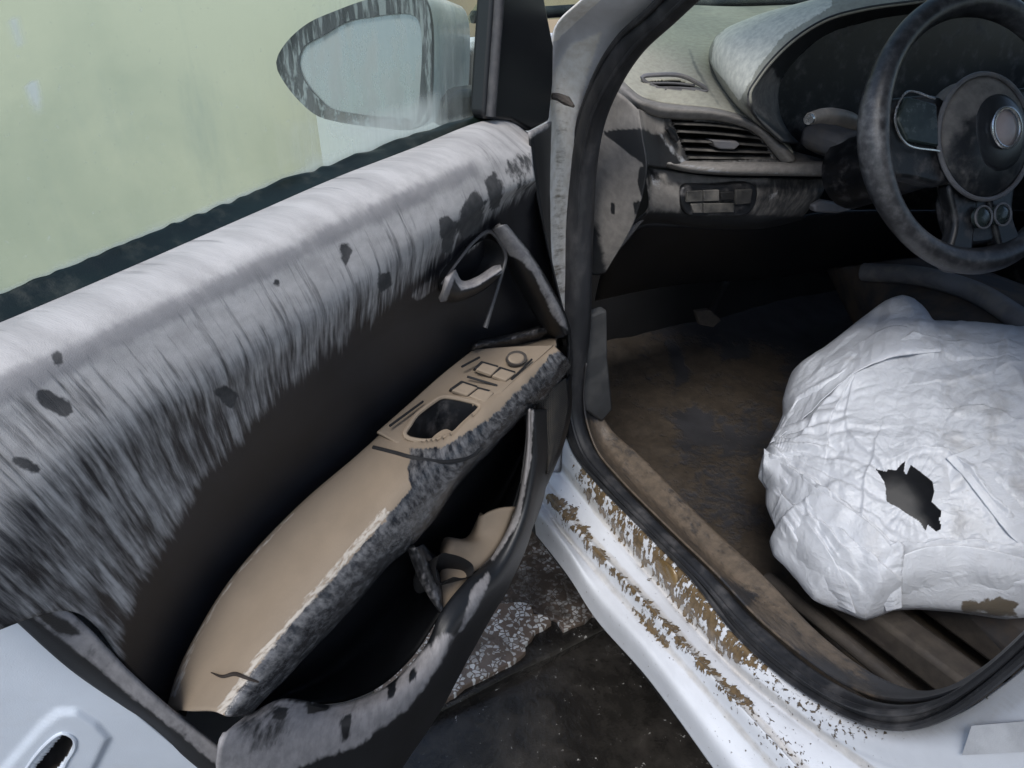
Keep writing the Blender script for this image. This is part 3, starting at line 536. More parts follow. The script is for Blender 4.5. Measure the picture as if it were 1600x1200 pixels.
def grille_mat():
    t = NT('speaker_mesh'); uv = t.map(t.coord('UV'), (330, 330, 1)); v = t.new('ShaderNodeTexVoronoi'); t.t.links.new(uv, v.inputs['Vector']); v.inputs['Scale'].default_value = 1.; v.inputs['Randomness'].default_value = 0
    hole = t.ramp(v.outputs[0], .28, .40); t.set(t.b.inputs['Base Color'], t.mix(hole, (.008, .008, .008), t.mix(t.ramp(t.noise(t.coord('UV'), 40, 4), .3, .7), (.10, .085, .065), (.05, .045, .04)))); t.b.inputs['Roughness'].default_value = .7
    t.set(t.b.inputs['Normal'], t.bump(hole, .8, .001)); return t.m
M['grille'] = grille_mat()
loft('speaker_grille', [LD(.085, (838, 628), (838, 680), (842, 722), (850, 742)), LD(.10, (862, 608), (863, 660), (860, 710), (855, 740)), LD(.08, (884, 590), (887, 640), (876, 690), (858, 738))], M['grille'], door, 40, 30)
loft('grille_surround', [LD(.083, (826, 640), (832, 700), (838, 745), (834, 800)), LD(.078, (850, 640), (852, 700), (852, 752), (838, 800)), LD(.06, (892, 585), (893, 640), (882, 692), (850, 770), (840, 795))], M['black'], door, 30, 14, base={'dust': .2})
loft('pocket_post', [LD(.09, (822, 640), (820, 690), (812, 755)), LD(.115, (828, 640), (827, 695), (820, 760)), LD(.10, (838, 640), (838, 700), (830, 760))], M['greydust'], door, 30, 12, base={'dust': .75})

# mirror outside the glass
mn = DE*.86+DN*.48+np.array([0, 0, .16]); mn /= np.linalg.norm(mn); mo = D(560, 97, -.13)
def MR(u, v, off=0.): return onto(u, v, mo+mn*off, mn)
rim = [(433, 110), (431, 97), (434, 86), (441, 74), (456, 56), (484, 34), (525, 16), (569, 0), (620, -12), (652, -14), (667, 0), (675, 31), (677, 94), (675, 150), (669, 188), (644, 203), (588, 200), (525, 191), (494, 181), (462, 153), (441, 125)]
gls = [(466, 97), (475, 72), (503, 56), (541, 34), (575, 27), (641, 22), (653, 31), (659, 62), (656, 141), (653, 172), (647, 184), (619, 184), (572, 180), (516, 169), (497, 153), (475, 125)]
ro = spline(P3(MR, *rim), 64, True); rc = ro.mean(0); ri = spline(P3(MR, *gls), 64, True)
front = [ri-mn*.006, ri, rc+(ro-rc)*.985+mn*.004, ro-mn*.01]
k = 64; V = np.vstack(front); F = [(r*k+i, r*k+(i+1) % k, (r+1)*k+(i+1) % k, (r+1)*k+i) for r in range(3) for i in range(k)]
raw('mirror_rim', V, F, M['rimblk'], door, ang=radians(70))
back = [ro-mn*.009, rc+(ro-rc)*1.0-mn*.03-DE*.014, rc+(ro-rc)*.97-mn*.07-DE*.04, rc+(ro-rc)*.90-mn*.11-DE*.075, rc+(ro-rc)*.68-mn*.145-DE*.10, rc+(ro-rc)*.05-mn*.16-DE*.115]
V = np.vstack(back); F = [(r*k+i, r*k+(i+1) % k, (r+1)*k+(i+1) % k, (r+1)*k+i) for r in range(5) for i in range(k)]
raw('mirror_housing', V, F, M['shell'], door, ang=radians(70))
slab('mirror_glass', ri-mn*.005, .003, M['mirror'], door, bevel=0)
slab('mirror_arm', LD(-.06, (700, 158), (722, 142), (775, 135), (775, 190), (720, 200), (695, 185)), .04, M['blackobj'], door, bevel=.008)

# ---- body side: jamb, sill, seal
seal_o = [(1420, -330, .06), (1250, -190, .04), (1100, -70, .02), (1052, -25, .03), (1012, 18, .04), (965, 60, .05), (940, 100, .055), (922, 145, .06), (907, 200, .065), (897, 275, .07), (890, 350, .07), (888, 427, .07), (884, 500, .07), (885, 580, .07), (886, 635, .07), (889, 662, .07), (902, 702, .07), (934, 743, .072), (1015, 824, .075), (1090, 899, .075), (1157, 985, .075), (1237, 1057, .075), (1303, 1099, .075), (1370, 1130, .07), (1425, 1137, .068), (1487, 1120, .065), (1553, 1077, .062), (1610, 1030, .06), (1700, 950, .055), (1780, 860, .05)]
seal_i = [(1500, -330, .06), (1335, -190, .04), (1185, -70, .02), (1135, -30, .03), (1090, 8, .04), (1052, 42, .05), (1015, 76, .055), (980, 117, .06), (945, 180, .065), (926, 260, .07), (920, 340, .07), (916, 416, .07), (915, 500, .07), (908, 570, .07), (904, 620, .07), (907, 655, .07), (924, 705, .07), (955, 745, .072), (1040, 832, .075), (1108, 898, .075), (1175, 970, .075), (1245, 1030, .075), (1310, 1074, .075), (1370, 1096, .07), (1437, 1096, .068), (1503, 1072, .065), (1553, 1038, .062), (1600, 998, .06), (1680, 915, .055), (1760, 830, .05)]
eo, ei = [X(*p) for p in seal_o], [X(*p) for p in seal_i]
edge_tube('door_seal', eo, ei, M['rubber'], car, 260, 16, k=.86)
mid = lambda f, dx: [a*(1-f)+b*f+np.array([dx, 0, 0]) for a, b in zip(eo, ei)]
tube('seal_lip', mid(.22, -.012), .0042, M['rubber'], car, 260, 8)
tube('seal_bead', mid(.78, -.012), .0036, M['rubber'], car, 260, 8)
jo = [(1320, -330, .03), (1160, -190, .01), (1010, -70, -.01), (960, -45, -.015), (905, 5, -.02), (866, 50, -.02), (862, 110, -.02), (858, 190, -.02), (855, 300, -.02), (852, 400, -.02), (862, 500, -.02), (876, 600, -.02), (880, 660, -.02)]
j1 = [(1370, -330, .04), (1205, -190, .02), (1060, -70, 0), (1010, -40, .0), (952, 2, .0), (905, 42, .01), (878, 90, .01), (872, 190, .01), (868, 300, .01), (866, 400, .01), (870, 500, .01), (880, 600, .01), (884, 660, .01)]
loft('front_pillar', [[X(*p) for p in jo], [X(*p) for p in j1], [a+np.array([.012, 0, 0]) for a in eo[:15]]], M['jamb'], car, 90, 40, base={'film': .0, 'mud': -.3},
     paint={'film': [([(862, 70), (960, -20), (900, -20), (850, 40)], 1.1, 4), ([(855, 190), (862, 120), (890, 70), (940, 50), (915, 130), (900, 190), (890, 300), (885, 500), (850, 500)], .95, 14)],
            'mud': [([(864, 130), (885, 110), (893, 180), (886, 280), (878, 420), (882, 560), (866, 480), (864, 300)], .42, 7), ([(850, 300), (900, 300), (890, 700), (850, 700)], .45, 30)]}, label='front door pillar jamb with scratched paint and mud streaks')
tube('check_strap', LX(-.012, (862, 150), (873, 152), (884, 157), (896, 166)), [.004, .005, .006, .002], M['rail'], car, 16, 8)

sill = [[X(*p, -.02)-np.array([0, 0, .05]) for p in [(838, 800), (890, 865), (933, 930), (1017, 1022), (1130, 1172), (1230, 1310), (1330, 1450)]],
        LX(-.018, (834, 794), (890, 862), (933, 928), (1017, 1021), (1130, 1171), (1230, 1308), (1330, 1450)),
        LX(-.006, (838, 783), (880, 838), (943, 920), (1022, 1006), (1130, 1140), (1240, 1280), (1350, 1420)),
        [p+np.array([.005, 0, -.010]) for p in LX(.0, (842, 776), (869, 818), (955, 916), (1029, 995), (1132, 1112), (1250, 1245), (1370, 1380))],
        LX(.010, (848, 762), (880, 804), (962, 894), (1032, 972), (1130, 1080), (1255, 1220), (1390, 1360)),
        LX(.022, (852, 753), (902, 814), (980, 900), (1040, 965), (1130, 1066), (1260, 1200), (1400, 1330), (1600, 1440)),
        LX(.042, (864, 738), (920, 803), (1000, 894), (1055, 958), (1140, 1050), (1275, 1165), (1420, 1270), (1640, 1350)),
        [p+np.array([.006, 0, -.012]) for p in LX(.046, (871, 730), (935, 803), (1010, 892), (1070, 962), (1155, 1052), (1290, 1155), (1440, 1240), (1660, 1310))],
        LX(.054, (878, 715), (945, 793), (1025, 885), (1090, 958), (1175, 1048), (1310, 1150), (1470, 1212), (1660, 1220), (1820, 1150)),
        [X(*p) for p in [(881, 690, .058), (915, 735, .06), (1000, 826, .062), (1090, 925, .062), (1190, 1040, .062), (1330, 1140, .058), (1490, 1165, .055), (1640, 1110, .05), (1780, 990, .045)]],
        [a+np.array([.01, 0, 0]) for a in eo[15:]]]
sl = loft('door_sill', sill, M['paint'], car, 240, 150, uvf=lambda V: np.stack([V[:, 1], 1.1*V[:, 2]+1.3*V[:, 0]], 1), base={'mud': .0, 'spot': .13, 'film': .05},
     paint={'mud': [([(902, 742), (930, 735), (962, 766), (945, 792), (915, 772)], .66, 8), ([(985, 945), (1020, 965), (1058, 1012), (1040, 1016), (1000, 975)], .64, 8), ([(852, 768), (880, 775), (905, 800), (890, 812), (862, 792)], .64, 7), ([(1070, 905), (1110, 935), (1150, 990), (1120, 985), (1078, 935)], .66, 10), ([(1120, 1070), (1150, 1078), (1168, 1100), (1140, 1098)], .62, 8), ([(900, 690), (960, 760), (1040, 835), (1110, 915), (1200, 1030), (1190, 1060), (1120, 1000), (1040, 930), (950, 830), (895, 750)], .53, 18),
                    ([(1010, 870), (1060, 850), (1130, 930), (1205, 1025), (1190, 1050), (1130, 1030), (1060, 950)], .58, 16),
                    ([(846, 770), (900, 800), (960, 880), (1050, 970), (1170, 1090), (1180, 1115), (1140, 1100), (1040, 990), (950, 900), (870, 810)], .55, 10),
                    ([(1200, 1030), (1260, 1050), (1320, 1090), (1240, 1075)], .25, 15), ([(1215, 1060), (1700, 1000), (1700, 1300), (1260, 1300)], -.4, 12)],
            'spot': [([(1160, 1040), (1240, 1055), (1330, 1110), (1420, 1145), (1300, 1160), (1200, 1090)], .34, 20), ([(1130, 1080), (1160, 1080), (1290, 1200), (1230, 1210)], .33, 15), ([(1430, 1150), (1700, 1020), (1700, 1300), (1500, 1300)], -.1, 20)],
            'film': [([(868, 722), (876, 720), (940, 794), (1018, 886), (1078, 955), (1160, 1043), (1300, 1150), (1460, 1262), (1450, 1275), (1290, 1162), (1150, 1056), (1066, 966), (1006, 896), (930, 806)], .72, 5), ([(850, 750), (856, 750), (904, 810), (984, 896), (1044, 962), (1134, 1062), (1264, 1196), (1404, 1336), (1394, 1344), (1254, 1206), (1126, 1072), (1036, 972), (976, 906), (898, 820)], .66, 5), ([(840, 774), (847, 774), (873, 815), (959, 912), (1033, 991), (1136, 1108), (1254, 1240), (1374, 1376), (1364, 1384), (1246, 1250), (1128, 1118), (1025, 1001), (951, 922), (865, 823)], .62, 5), ([(1280, 1095), (1420, 1140), (1520, 1125), (1700, 960), (1700, 1050), (1520, 1150), (1400, 1160), (1290, 1120)], .45, 18)]}, label='white door sill with grooves, splashed with glossy brown mud')  # film strips along the grooves: dirt that also paints in their shade
slab('sticker', [X(*p) for p in [(1518, 1134, .049), (1660, 1122, .046), (1660, 1172, .046), (1503, 1180, .049)]], .001, M['sticker'], car, bevel=0)
# trim and floor inside the seal
tr_u = [(918, 560, .11), (928, 620, .125), (952, 668, .15), (1002, 714, .16), (1059, 772, .16), (1115, 828, .16), (1177, 885, .16), (1203, 911, .16), (1277, 987, .16), (1353, 1046, .155), (1420, 1076, .145), (1470, 1076, .13), (1530, 1045, .11), (1600, 985, .09), (1690, 890, .07)]
tr_m = [(912, 560, .10), (916, 625, .11), (935, 680, .125), (980, 735, .13), (1050, 805, .13), (1112, 868, .13), (1178, 930, .13), (1225, 968, .13), (1285, 1020, .13), (1350, 1066, .125), (1415, 1086, .12), (1475, 1080, .11), (1530, 1050, .10), (1600, 990, .08), (1690, 900, .06)]
tr_s = [p+np.array([.012, 0, 0]) for p in ei[13:]]
loft('sill_trim', [tr_s, [X(*p) for p in tr_m], [X(*p) for p in tr_u], [X(*p)-np.array([-.02, 0, .06]) for p in tr_u]], M['silltrim'], car, 160, 50, base={'mud': .64},
     paint={'mud': [([(880, 500), (960, 560), (965, 640), (930, 655), (890, 640)], .1, 12), ([(1120, 900), (1180, 930), (1165, 950)], .2, 10), ([(1240, 1010), (1330, 1050), (1330, 1085), (1250, 1045)], .35, 10), ([(1340, 1060), (1700, 900), (1700, 1050), (1400, 1110)], .2, 25)]}, label='inner sill trim plastered with brown mud')
fx, fy = np.linspace(.14, 1.45, 90), np.linspace(-1.3, .62, 120)
V = np.array([[x, y, .235+.05*max(0, (y-.2)/.42)**2+.012*mnoise.noise((x*5, y*5, 1))+.006*mnoise.noise((x*18, y*18, 2))] for y in fy for x in fx])
raw('floor_carpet', V, [(j*90+i, j*90+i+1, (j+1)*90+i+1, (j+1)*90+i) for j in range(119) for i in range(89)], M['floor'], car, base={'mud': .68},
    paint={'mud': [([(1060, 640), (1130, 620), (1240, 650), (1220, 740), (1120, 760), (1060, 700)], .42, 35), ([(1050, 760), (1150, 740), (1200, 820), (1150, 850)], .45, 30), ([(1200, 380), (1420, 380), (1400, 640), (1250, 600)], .05, 40), ([(900, 380), (1420, 380), (1420, 520), (1100, 530), (950, 500)], .1, 30), ([(1040, 530), (1060, 540), (1075, 590), (1060, 600)], .1, 8), ([(1130, 545), (1170, 540), (1170, 560), (1130, 560)], .1, 8), ([(1060, 650), (1090, 640), (1110, 660), (1080, 680)], .0, 10)]})  # front patches drop the mud to paint in shade under the dash
slab('kick_panel', yl(.05, (904, 505), (926, 492), (949, 484), (950, 560), (958, 640), (940, 660), (914, 640), (902, 600)), .02, M['kick'], car, bevel=.004)
slab('firewall', [(.12, .6, .2), (1.45, .6, .2), (1.45, .6, 1.0), (.12, .6, 1.0)], .02, M['dark'], car)
slab('cowl_side', [(.14, .6, .2), (.14, .2, .2), (.14, .2, .85), (.14, .6, .9)], .01, M['dark'], car, away=(-1, 0, 0))

# ---- dashboard
endp = [[X(*p, .115) for p in [(955, 138), (938, 190), (926, 262), (919, 340), (916, 420)]], [X(*p, .13) for p in [(975, 152), (962, 210), (958, 280), (950, 350), (928, 430)]], [X(*p, .145) for p in [(998, 172), (1004, 215), (1010, 262), (990, 345), (945, 428)]]]
loft('dash_end_panel', endp, M['dash'], car, 60, 40, base={'dust': .75, 'pale': -.2}, paint={'dust': [([(945, 207), (1002, 203), (1016, 262), (985, 240)], -.2, 5), ([(1000, 262), (1012, 260), (1020, 320), (1004, 312), (998, 285)], -.2, 4), ([(910, 330), (932, 360), (946, 430), (900, 440)], .0, 14), ([(955, 318), (960, 318), (960, 334), (955, 334)], 0., 2), ([(990, 318), (1000, 315), (1000, 335), (992, 335)], 0., 2)]})
YF = .08
# ridge over the vent
B0 = [(957, 123, .15, 1), (967, 124), (1000, 148), (1025, 159), (1065, 164), (1115, 169), (1155, 179), (1190, 196), (1222, 221), (1250, 245), (1285, 252)]
def yl(y, *p): return [Y(q[0], q[1], q[2] if len(q) > 2 else y) for q in p]
loft('vent_ridge', [yl(YF+.02, (960, 121, .18), (970, 124, .15), (1000, 149), (1027, 159), (1065, 164), (1115, 169), (1155, 179), (1190, 196), (1222, 222), (1245, 248)),
                    yl(YF-.01, (957, 127, .17), (966, 131, .13), (998, 158), (1026, 169), (1065, 173), (1115, 177), (1155, 187), (1188, 203), (1217, 230), (1238, 253)),
                    yl(YF, (954, 136, .17), (962, 141, .13), (995, 168), (1025, 182), (1060, 186), (1115, 188), (1153, 196), (1183, 211), (1206, 236), (1222, 256))],
     M['dash'], car, 90, 16, base={'dust': .85, 'pale': .0})
# vent surround with opening
VO = [(1049, 187), (1100, 190), (1152, 197), (1182, 211), (1201, 232), (1207, 248), (1150, 251), (1076, 251), (1064, 224)]
loft('vent_surround', [yl(YF+.005, (998, 170, .07), (1025, 181), (1060, 184), (1115, 187), (1155, 195), (1185, 210), (1210, 238), (1225, 255)),
                       yl(YF+.0, (1004, 205, .06), (1030, 215), (1060, 225), (1110, 228), (1150, 232), (1180, 238), (1205, 248), (1222, 257)),
                       yl(YF-.005, (1014, 258, .05), (1040, 262), (1075, 262), (1115, 261), (1150, 260), (1180, 260), (1205, 260), (1224, 260))],
     M['dash'], car, 120, 50, holes=[VO], base={'dust': .45, 'pale': -.2}, paint={'dust': [([(1000, 205), (1030, 215), (1065, 262), (1014, 262)], -.2, 6), ([(1000, 170), (1030, 185), (1040, 205), (1020, 210), (1003, 195)], .75, 8)],
            'pale': [([(1025, 205), (1035, 205), (1050, 225), (1075, 250), (1080, 264), (1062, 256), (1040, 232)], .55, 6)]})
bowl('vent_cavity', yl(YF+.004, *VO), .07, (0, 1, -.1), M['dark'], car)
for (a, b, c) in (((1052, 193), (1115, 196), (1172, 203)), ((1058, 205), (1120, 209), (1188, 216)), ((1066, 220), (1130, 223), (1198, 228)), ((1070, 233), (1130, 236), (1203, 238)), ((1075, 246), (1140, 247), (1206, 247))):
    P = spline(yl(YF+.006, a, b, c), 20)
    V, F = tube_mesh(P, .0028, 8); V = V.copy(); V[:, 1] = YF+.018+(V[:, 1]-P[:, 1].mean())*7   # a thin blade, deep front to back
    raw('vent_slat', V, F, M['slat'], car)
slab('vent_tab', yl(YF-.004, (1113, 219), (1152, 221), (1157, 226), (1148, 234), (1125, 233), (1118, 229)), .02, M['grey'], car, bevel=.002)
tube('vent_thumbwheel', yl(YF-.006, (1042, 199), (1050, 208), (1057, 220)), [.004, .006, .004], M['blackobj'], car, 14, 10)
loft('dash_ledge', [yl(YF+.0, (1070, 251), (1120, 252), (1180, 252), (1240, 253), (1287, 252)), yl(YF-.025, (1060, 256), (1120, 259), (1180, 259), (1240, 259), (1289, 259)), yl(YF-.03, (1045, 256), (1075, 265), (1130, 269), (1200, 270), (1290, 271)), yl(YF+.01, (1040, 262), (1080, 270), (1130, 274), (1200, 275), (1291, 276))],
     M['dash'], car, 70, 20, base={'dust': .72, 'pale': -.1}, paint={'pale': [([(1040, 250), (1085, 255), (1150, 266), (1290, 268), (1290, 276), (1080, 272)], .42, 4)]})
loft('ledge_tray', [yl(YF+.07, (1225, 232), (1255, 240), (1290, 250)), yl(YF+.02, (1215, 254), (1250, 256), (1290, 256))], M['dash'], car, 24, 10, base={'dust': .8, 'pale': -.2})
# lower fascia with inset switch bank
loft('lower_fascia', [yl(YF+.005, (1006, 262, .07), (1040, 266), (1080, 272), (1130, 277), (1200, 278), (1290, 279)), yl(YF-.012, (1012, 292, .06), (1045, 300), (1080, 305), (1130, 308), (1200, 306), (1285, 303)), yl(YF, (1014, 325, .06), (1045, 336), (1080, 342), (1130, 346), (1200, 345), (1262, 330)), yl(YF+.08, (990, 350, .09), (1030, 358), (1080, 362), (1130, 364), (1200, 362), (1250, 350))],
     M['dash'], car, 80, 40, base={'dust': .42, 'pale': -.2}, paint={'dust': [([(1020, 262), (1200, 270), (1200, 284), (1040, 284)], .85, 6), ([(1020, 285), (1060, 290), (1060, 330), (1020, 325)], .8, 8), ([(1000, 338), (1270, 345), (1270, 380), (980, 380)], -.3, 8)], 'pale': [([(1190, 288), (1225, 292), (1235, 312), (1195, 325)], .36, 12), ([(1010, 268), (1035, 270), (1035, 300), (1018, 296)], .45, 6)]})
sw = [(1067, 293), (1120, 290), (1181, 290), (1184, 305), (1179, 322), (1168, 336), (1120, 338), (1079, 338), (1067, 325), (1064, 308)]
slab('switch_bank', yl(YF-.016, *sw), .02, M['blackobj'], car, bevel=.003, n=48)
for bq in ([(1074, 299), (1098, 298), (1098, 315), (1073, 316)], [(1100, 298), (1124, 297), (1124, 314), (1100, 315)], [(1150, 297), (1176, 296), (1173, 318), (1150, 320)], [(1080, 319), (1098, 318), (1098, 333), (1084, 333)], [(1100, 318), (1147, 318), (1147, 332), (1100, 333)]):
    slab('dash_button', yl(YF-.02, *bq), .006, M['slat'], car, bevel=.001)
slab('dimmer_wheel', yl(YF-.0215, (1127, 301), (1147, 300), (1147, 312), (1127, 313)), .006, M['dark'], car, bevel=.001)
loft('knee_bolster', [yl(YF+.03, (960, 385, .10), (1000, 352), (1060, 352), (1130, 356), (1200, 354), (1270, 335), (1450, 330), (1640, 330)), yl(YF+.16, (940, 430), (1000, 410), (1060, 400), (1130, 400), (1200, 395), (1280, 385), (1450, 375), (1640, 370)), yl(.42, (930, 470), (1000, 455), (1060, 445), (1130, 440), (1200, 435), (1280, 425), (1450, 415), (1640, 410))], M['black'], car, 50, 24, base={'dust': -.2})
tube('bolster_rib', yl(YF+.01, (1022, 322), (1000, 345, .09), (970, 382, .11), (938, 415, .13)), .004, M['grey'], car, 30, 8)
slab('release_lever', yl(YF-.02, (1272, 322), (1285, 313), (1325, 320), (1333, 328), (1310, 334), (1275, 332)), .018, M['grey'], car, bevel=.004)

# dash top with cluster hood
T0 = yl(YF+.02, (955, 124, .22), (968, 124, .16), (1000, 149), (1027, 158), (1065, 163), (1115, 168), (1155, 178), (1190, 195), (1222, 221), (1240, 238))
T1 = yl(.17, (960, 112, .25), (985, 112, .2), (1020, 123), (1050, 122), (1090, 130), (1130, 145), (1160, 160), (1185, 175), (1205, 190), (1225, 205))
T2 = yl(.30, (985, 80), (1020, 82), (1060, 85), (1100, 92), (1130, 108), (1160, 125), (1185, 150), (1205, 165), (1220, 180))
T3 = yl(.42, (1030, 40), (1060, 45), (1110, 50), (1160, 52), (1230, 50), (1300, 50), (1400, 45))
T4 = yl(.62, (1085, 8), (1150, 10), (1220, 8), (1300, 5), (1400, 0), (1520, -6))
DV = [(1002, 122), (1030, 120), (1062, 121), (1085, 130), (1104, 143), (1090, 146), (1040, 143), (1015, 136)]
dtop = loft('dash_top', [T0, T1, T2, T3, T4], M['dashtop'], car, 260, 150, base={'dust': .85, 'pale': -.3}, holes=[[(1010, 126), (1032, 124), (1062, 125), (1084, 133), (1094, 141), (1040, 140), (1020, 135)]],
     paint={'pale': [([(1112, 90), (1118, 62), (1150, 35), (1260, 8), (1260, 60), (1180, 130), (1150, 150), (1135, 120)], .75, 6), ([(1010, 140), (1100, 150), (1150, 172), (1060, 162), (1025, 155)], .35, 10)], 'dust': [([(1074, 75), (1078, 74), (1092, 108), (1118, 150), (1128, 166), (1122, 166), (1100, 134), (1084, 106)], .45, 4)]}, label='dash top under grey-green silt')
bowl('demister_cavity', [p-np.array([0, 0, .004]) for p in yl(.155, (1010, 126), (1032, 124), (1062, 125), (1084, 133), (1096, 142), (1040, 141), (1018, 135))], .05, (0, .5, -1), M['dark'], car)
tube('demister_frame', [p+np.array([0, 0, .003]) for p in yl(.15, (1003, 124), (1030, 120), (1062, 121), (1086, 131), (1104, 144), (1075, 145), (1035, 143), (1012, 134))], .0035, M['grey'], car, 60, 8, closed=True)
for a, b in (((1015, 131), (1085, 134)), ((1022, 138), (1092, 140))):
    tube('demister_slat', [p+np.array([0, 0, .001]) for p in yl(.152, a, ((a[0]+b[0])/2, a[1]), b)], .002, M['grey'], car, 12, 6)
# hood: outer skin flowing from the dash top to the lip, then in to the cluster
HL = [(1222, 221), (1185, 186), (1172, 163), (1171, 145), (1182, 126), (1203, 98), (1240, 62), (1290, 31), (1350, 14), (1435, 2), (1530, -12), (1640, -8)]
H_lip = yl(.03, *[(u, v, .06) if i < 2 else (u, v) for i, (u, v) in enumerate(HL)])
H_c = yl(.07, (1212, 218, .09), (1176, 186), (1160, 166), (1155, 140), (1165, 115), (1188, 85), (1228, 45), (1280, 14), (1345, -6), (1435, -20), (1530, -34), (1640, -30))
H_o = yl(.20, (1200, 205), (1165, 180), (1142, 160), (1122, 122), (1116, 92), (1126, 62), (1180, 28), (1260, 2), (1340, -18), (1440, -32), (1540, -44), (1650, -40))
H_b = yl(.40, (1190, 190), (1160, 170), (1135, 145), (1115, 110), (1105, 80), (1120, 55), (1180, 30), (1260, 12), (1340, -2), (1440, -16), (1540, -26), (1650, -26))
loft('cluster_hood', [H_lip, H_c, H_o, H_b], M['dashtop'], car, 130, 50, base={'dust': .8, 'pale': .1}, solid=.004,
     paint={'pale': [([(1110, 100), (1116, 60), (1160, 20), (1300, -30), (1300, 10), (1225, 55), (1185, 105), (1155, 160), (1135, 130)], .85, 7)], 'dust': [([(1180, 160), (1240, 240), (1180, 190), (1160, 160)], .3, 8)]}, label='instrument hood with a bright patch of dried silt')
H_i = yl(.15, (1250, 224), (1232, 205), (1220, 180), (1216, 150), (1220, 128), (1238, 100), (1270, 68), (1315, 44), (1370, 30), (1440, 20), (1530, 10), (1640, 10))
loft('hood_lining', [H_lip, yl(.09, *[(a[0]*.5+b[0]*.5, a[1]*.5+b[1]*.5) for a, b in zip(HL, [(1250, 224), (1232, 205), (1220, 180), (1216, 150), (1220, 128), (1238, 100), (1270, 68), (1315, 44), (1370, 30), (1440, 20), (1530, 10), (1640, 10)])]), H_i], M['dash'], car, 100, 24, base={'dust': .1, 'pale': -.3},
     paint={'dust': [([(1165, 165), (1172, 140), (1205, 100), (1222, 128), (1216, 180), (1240, 222), (1200, 190)], .62, 7)]})
slab('instrument_cluster', yl(.16, (1215, 190), (1214, 140), (1235, 98), (1290, 50), (1400, 20), (1540, 5), (1680, 5), (1700, 240), (1240, 240)), .02, M['blackobj'], car, bevel=.002)


# ---- steering column and wheel
WN = np.array([-.10, -cos(radians(24)), sin(radians(24))]); WN /= np.linalg.norm(WN)
WC = CAM+1.10*ray(1526, 212)
wx = np.cross([0, 0, 1.], WN); wx /= np.linalg.norm(wx)
if wx[0] < 0: wx = -wx
wy = np.cross(WN, wx); wy = wy if wy[2] > 0 else -wy
def WP(x, y, z=0.): return WC+wx*x+wy*y+WN*z
RW = .182
steer = raw('steering_wheel', *tube_mesh([WP(cos(a)*RW, sin(a)*RW*(.97 if sin(a) < 0 else 1)) for a in np.linspace(0, 2*pi, 120, endpoint=False)], .0175+.002*np.cos(np.linspace(0, 8*pi, 120)), 18, 1.12, True), M['wheel'], car)
steer['label'] = 'black steering wheel dulled by grey silt'
def wslab(name, pts, z, th, mat, n=0, bevel=.004, **k): return slab(name, [WP(*p, z) for p in pts], th, mat, steer, bevel=bevel, n=n, seg=3, away=-WN, **k)
def dome(name, cx, cy, rx, ry, h, z, mat, **k):
    V = []; F = []; nr, ns = 12, 48
    for r in range(nr+1):
        t = r/nr
        for s in range(ns):
            a = 2*pi*s/ns; q = 1-t
            V.append(WP(cx+cos(a)*rx*q, cy+sin(a)*ry*q, z+h*(1-q**2.6)))
    for r in range(nr):
        for s in range(ns): F.append((r*ns+s, r*ns+(s+1) % ns, (r+1)*ns+(s+1) % ns, (r+1)*ns+s))
    base = [WP(cx+cos(2*pi*s/ns)*rx, cy+sin(2*pi*s/ns)*ry, z-.03) for s in range(ns)]; o = len(V); V += base
    for s in range(ns): F.append((s, o+s, o+(s+1) % ns, (s+1) % ns))
    return raw(name, V, F, mat, steer, ang=radians(80), **k)
dome('hub', 0, -.005, .083, .084, .022, .012, M['hub'], base={'dust': .35}, paint={'dust': [([(1440, 120), (1600, 120), (1600, 165), (1500, 180), (1470, 240), (1450, 240)], .8, 14)]})
tube('hub_ring', [WP(cos(a)*.085, sin(a)*.086-.005, .014) for a in np.linspace(0, 2*pi, 60, endpoint=False)], .0035, M['grey'], steer, 80, 8, closed=True)
dome('hub_boss', .008, -.003, .047, .052, .010, .030, M['hub'], base={'dust': .2})
dome('emblem', .005, .001, .023, .025, .005, .040, M['badge'])
tube('emblem_ring', [WP(.005+cos(a)*.0245, .001+sin(a)*.0265, .043) for a in np.linspace(0, 2*pi, 40, endpoint=False)], .0026, M['chrome'], steer, 60, 8, closed=True)
for sx in (-1, 1):
    wslab('spoke', [(sx*.06, .05), (sx*.12, .06), (sx*.185, .048), (sx*.19, .0), (sx*.182, -.035), (sx*.13, -.05), (sx*.06, -.06)], .008, .028, M['blackobj'], 40, .006)
    wslab('thumb_switch', [(sx*.085, .045), (sx*.135, .058), (sx*.155, .03), (sx*.14, .0), (sx*.085, -.012)], .016, .01, M['green'], 0, .003)
    tube('switch_edge', [WP(sx*x, y, .0175) for x, y in ((.09, .052), (.137, .063), (.160, .03), (.145, -.003), (.088, -.018))], .0016, M['chrome'], steer, 40, 6)
    wslab('lower_spoke', [(sx*.012, -.06), (sx*.06, -.06), (sx*.055, -.12), (sx*.075, -.175), (sx*.04, -.188), (sx*.018, -.13)], .006, .024, M['blackobj'], 36, .006)
for bx_, by in ((-.012, -.115), (.024, -.115)):
    dome('round_button', bx_, by, .0145, .0145, .005, .012, M['green'])
    tube('button_ring', [WP(bx_+cos(a)*.0155, by+sin(a)*.0155, .014) for a in np.linspace(0, 2*pi, 30, endpoint=False)], .0016, M['grey'], steer, 40, 6, closed=True)
wslab('lower_plate', [(-.05, -.075), (.05, -.075), (.045, -.135), (.03, -.15), (-.03, -.15), (-.045, -.135)], .0, .03, M['blackobj'], 30, .006)
tube('steering_column', [WP(0, 0, -.02), WP(0, -.005, -.1), WP(0, -.01, -.25)], [.05, .055, .06], M['blackobj'], car, 20, 20)
slab('column_shroud', yl(.03, (1318, 214), (1350, 204), (1400, 208), (1400, 262), (1336, 258), (1312, 246)), .10, M['grey'], car, bevel=.012)
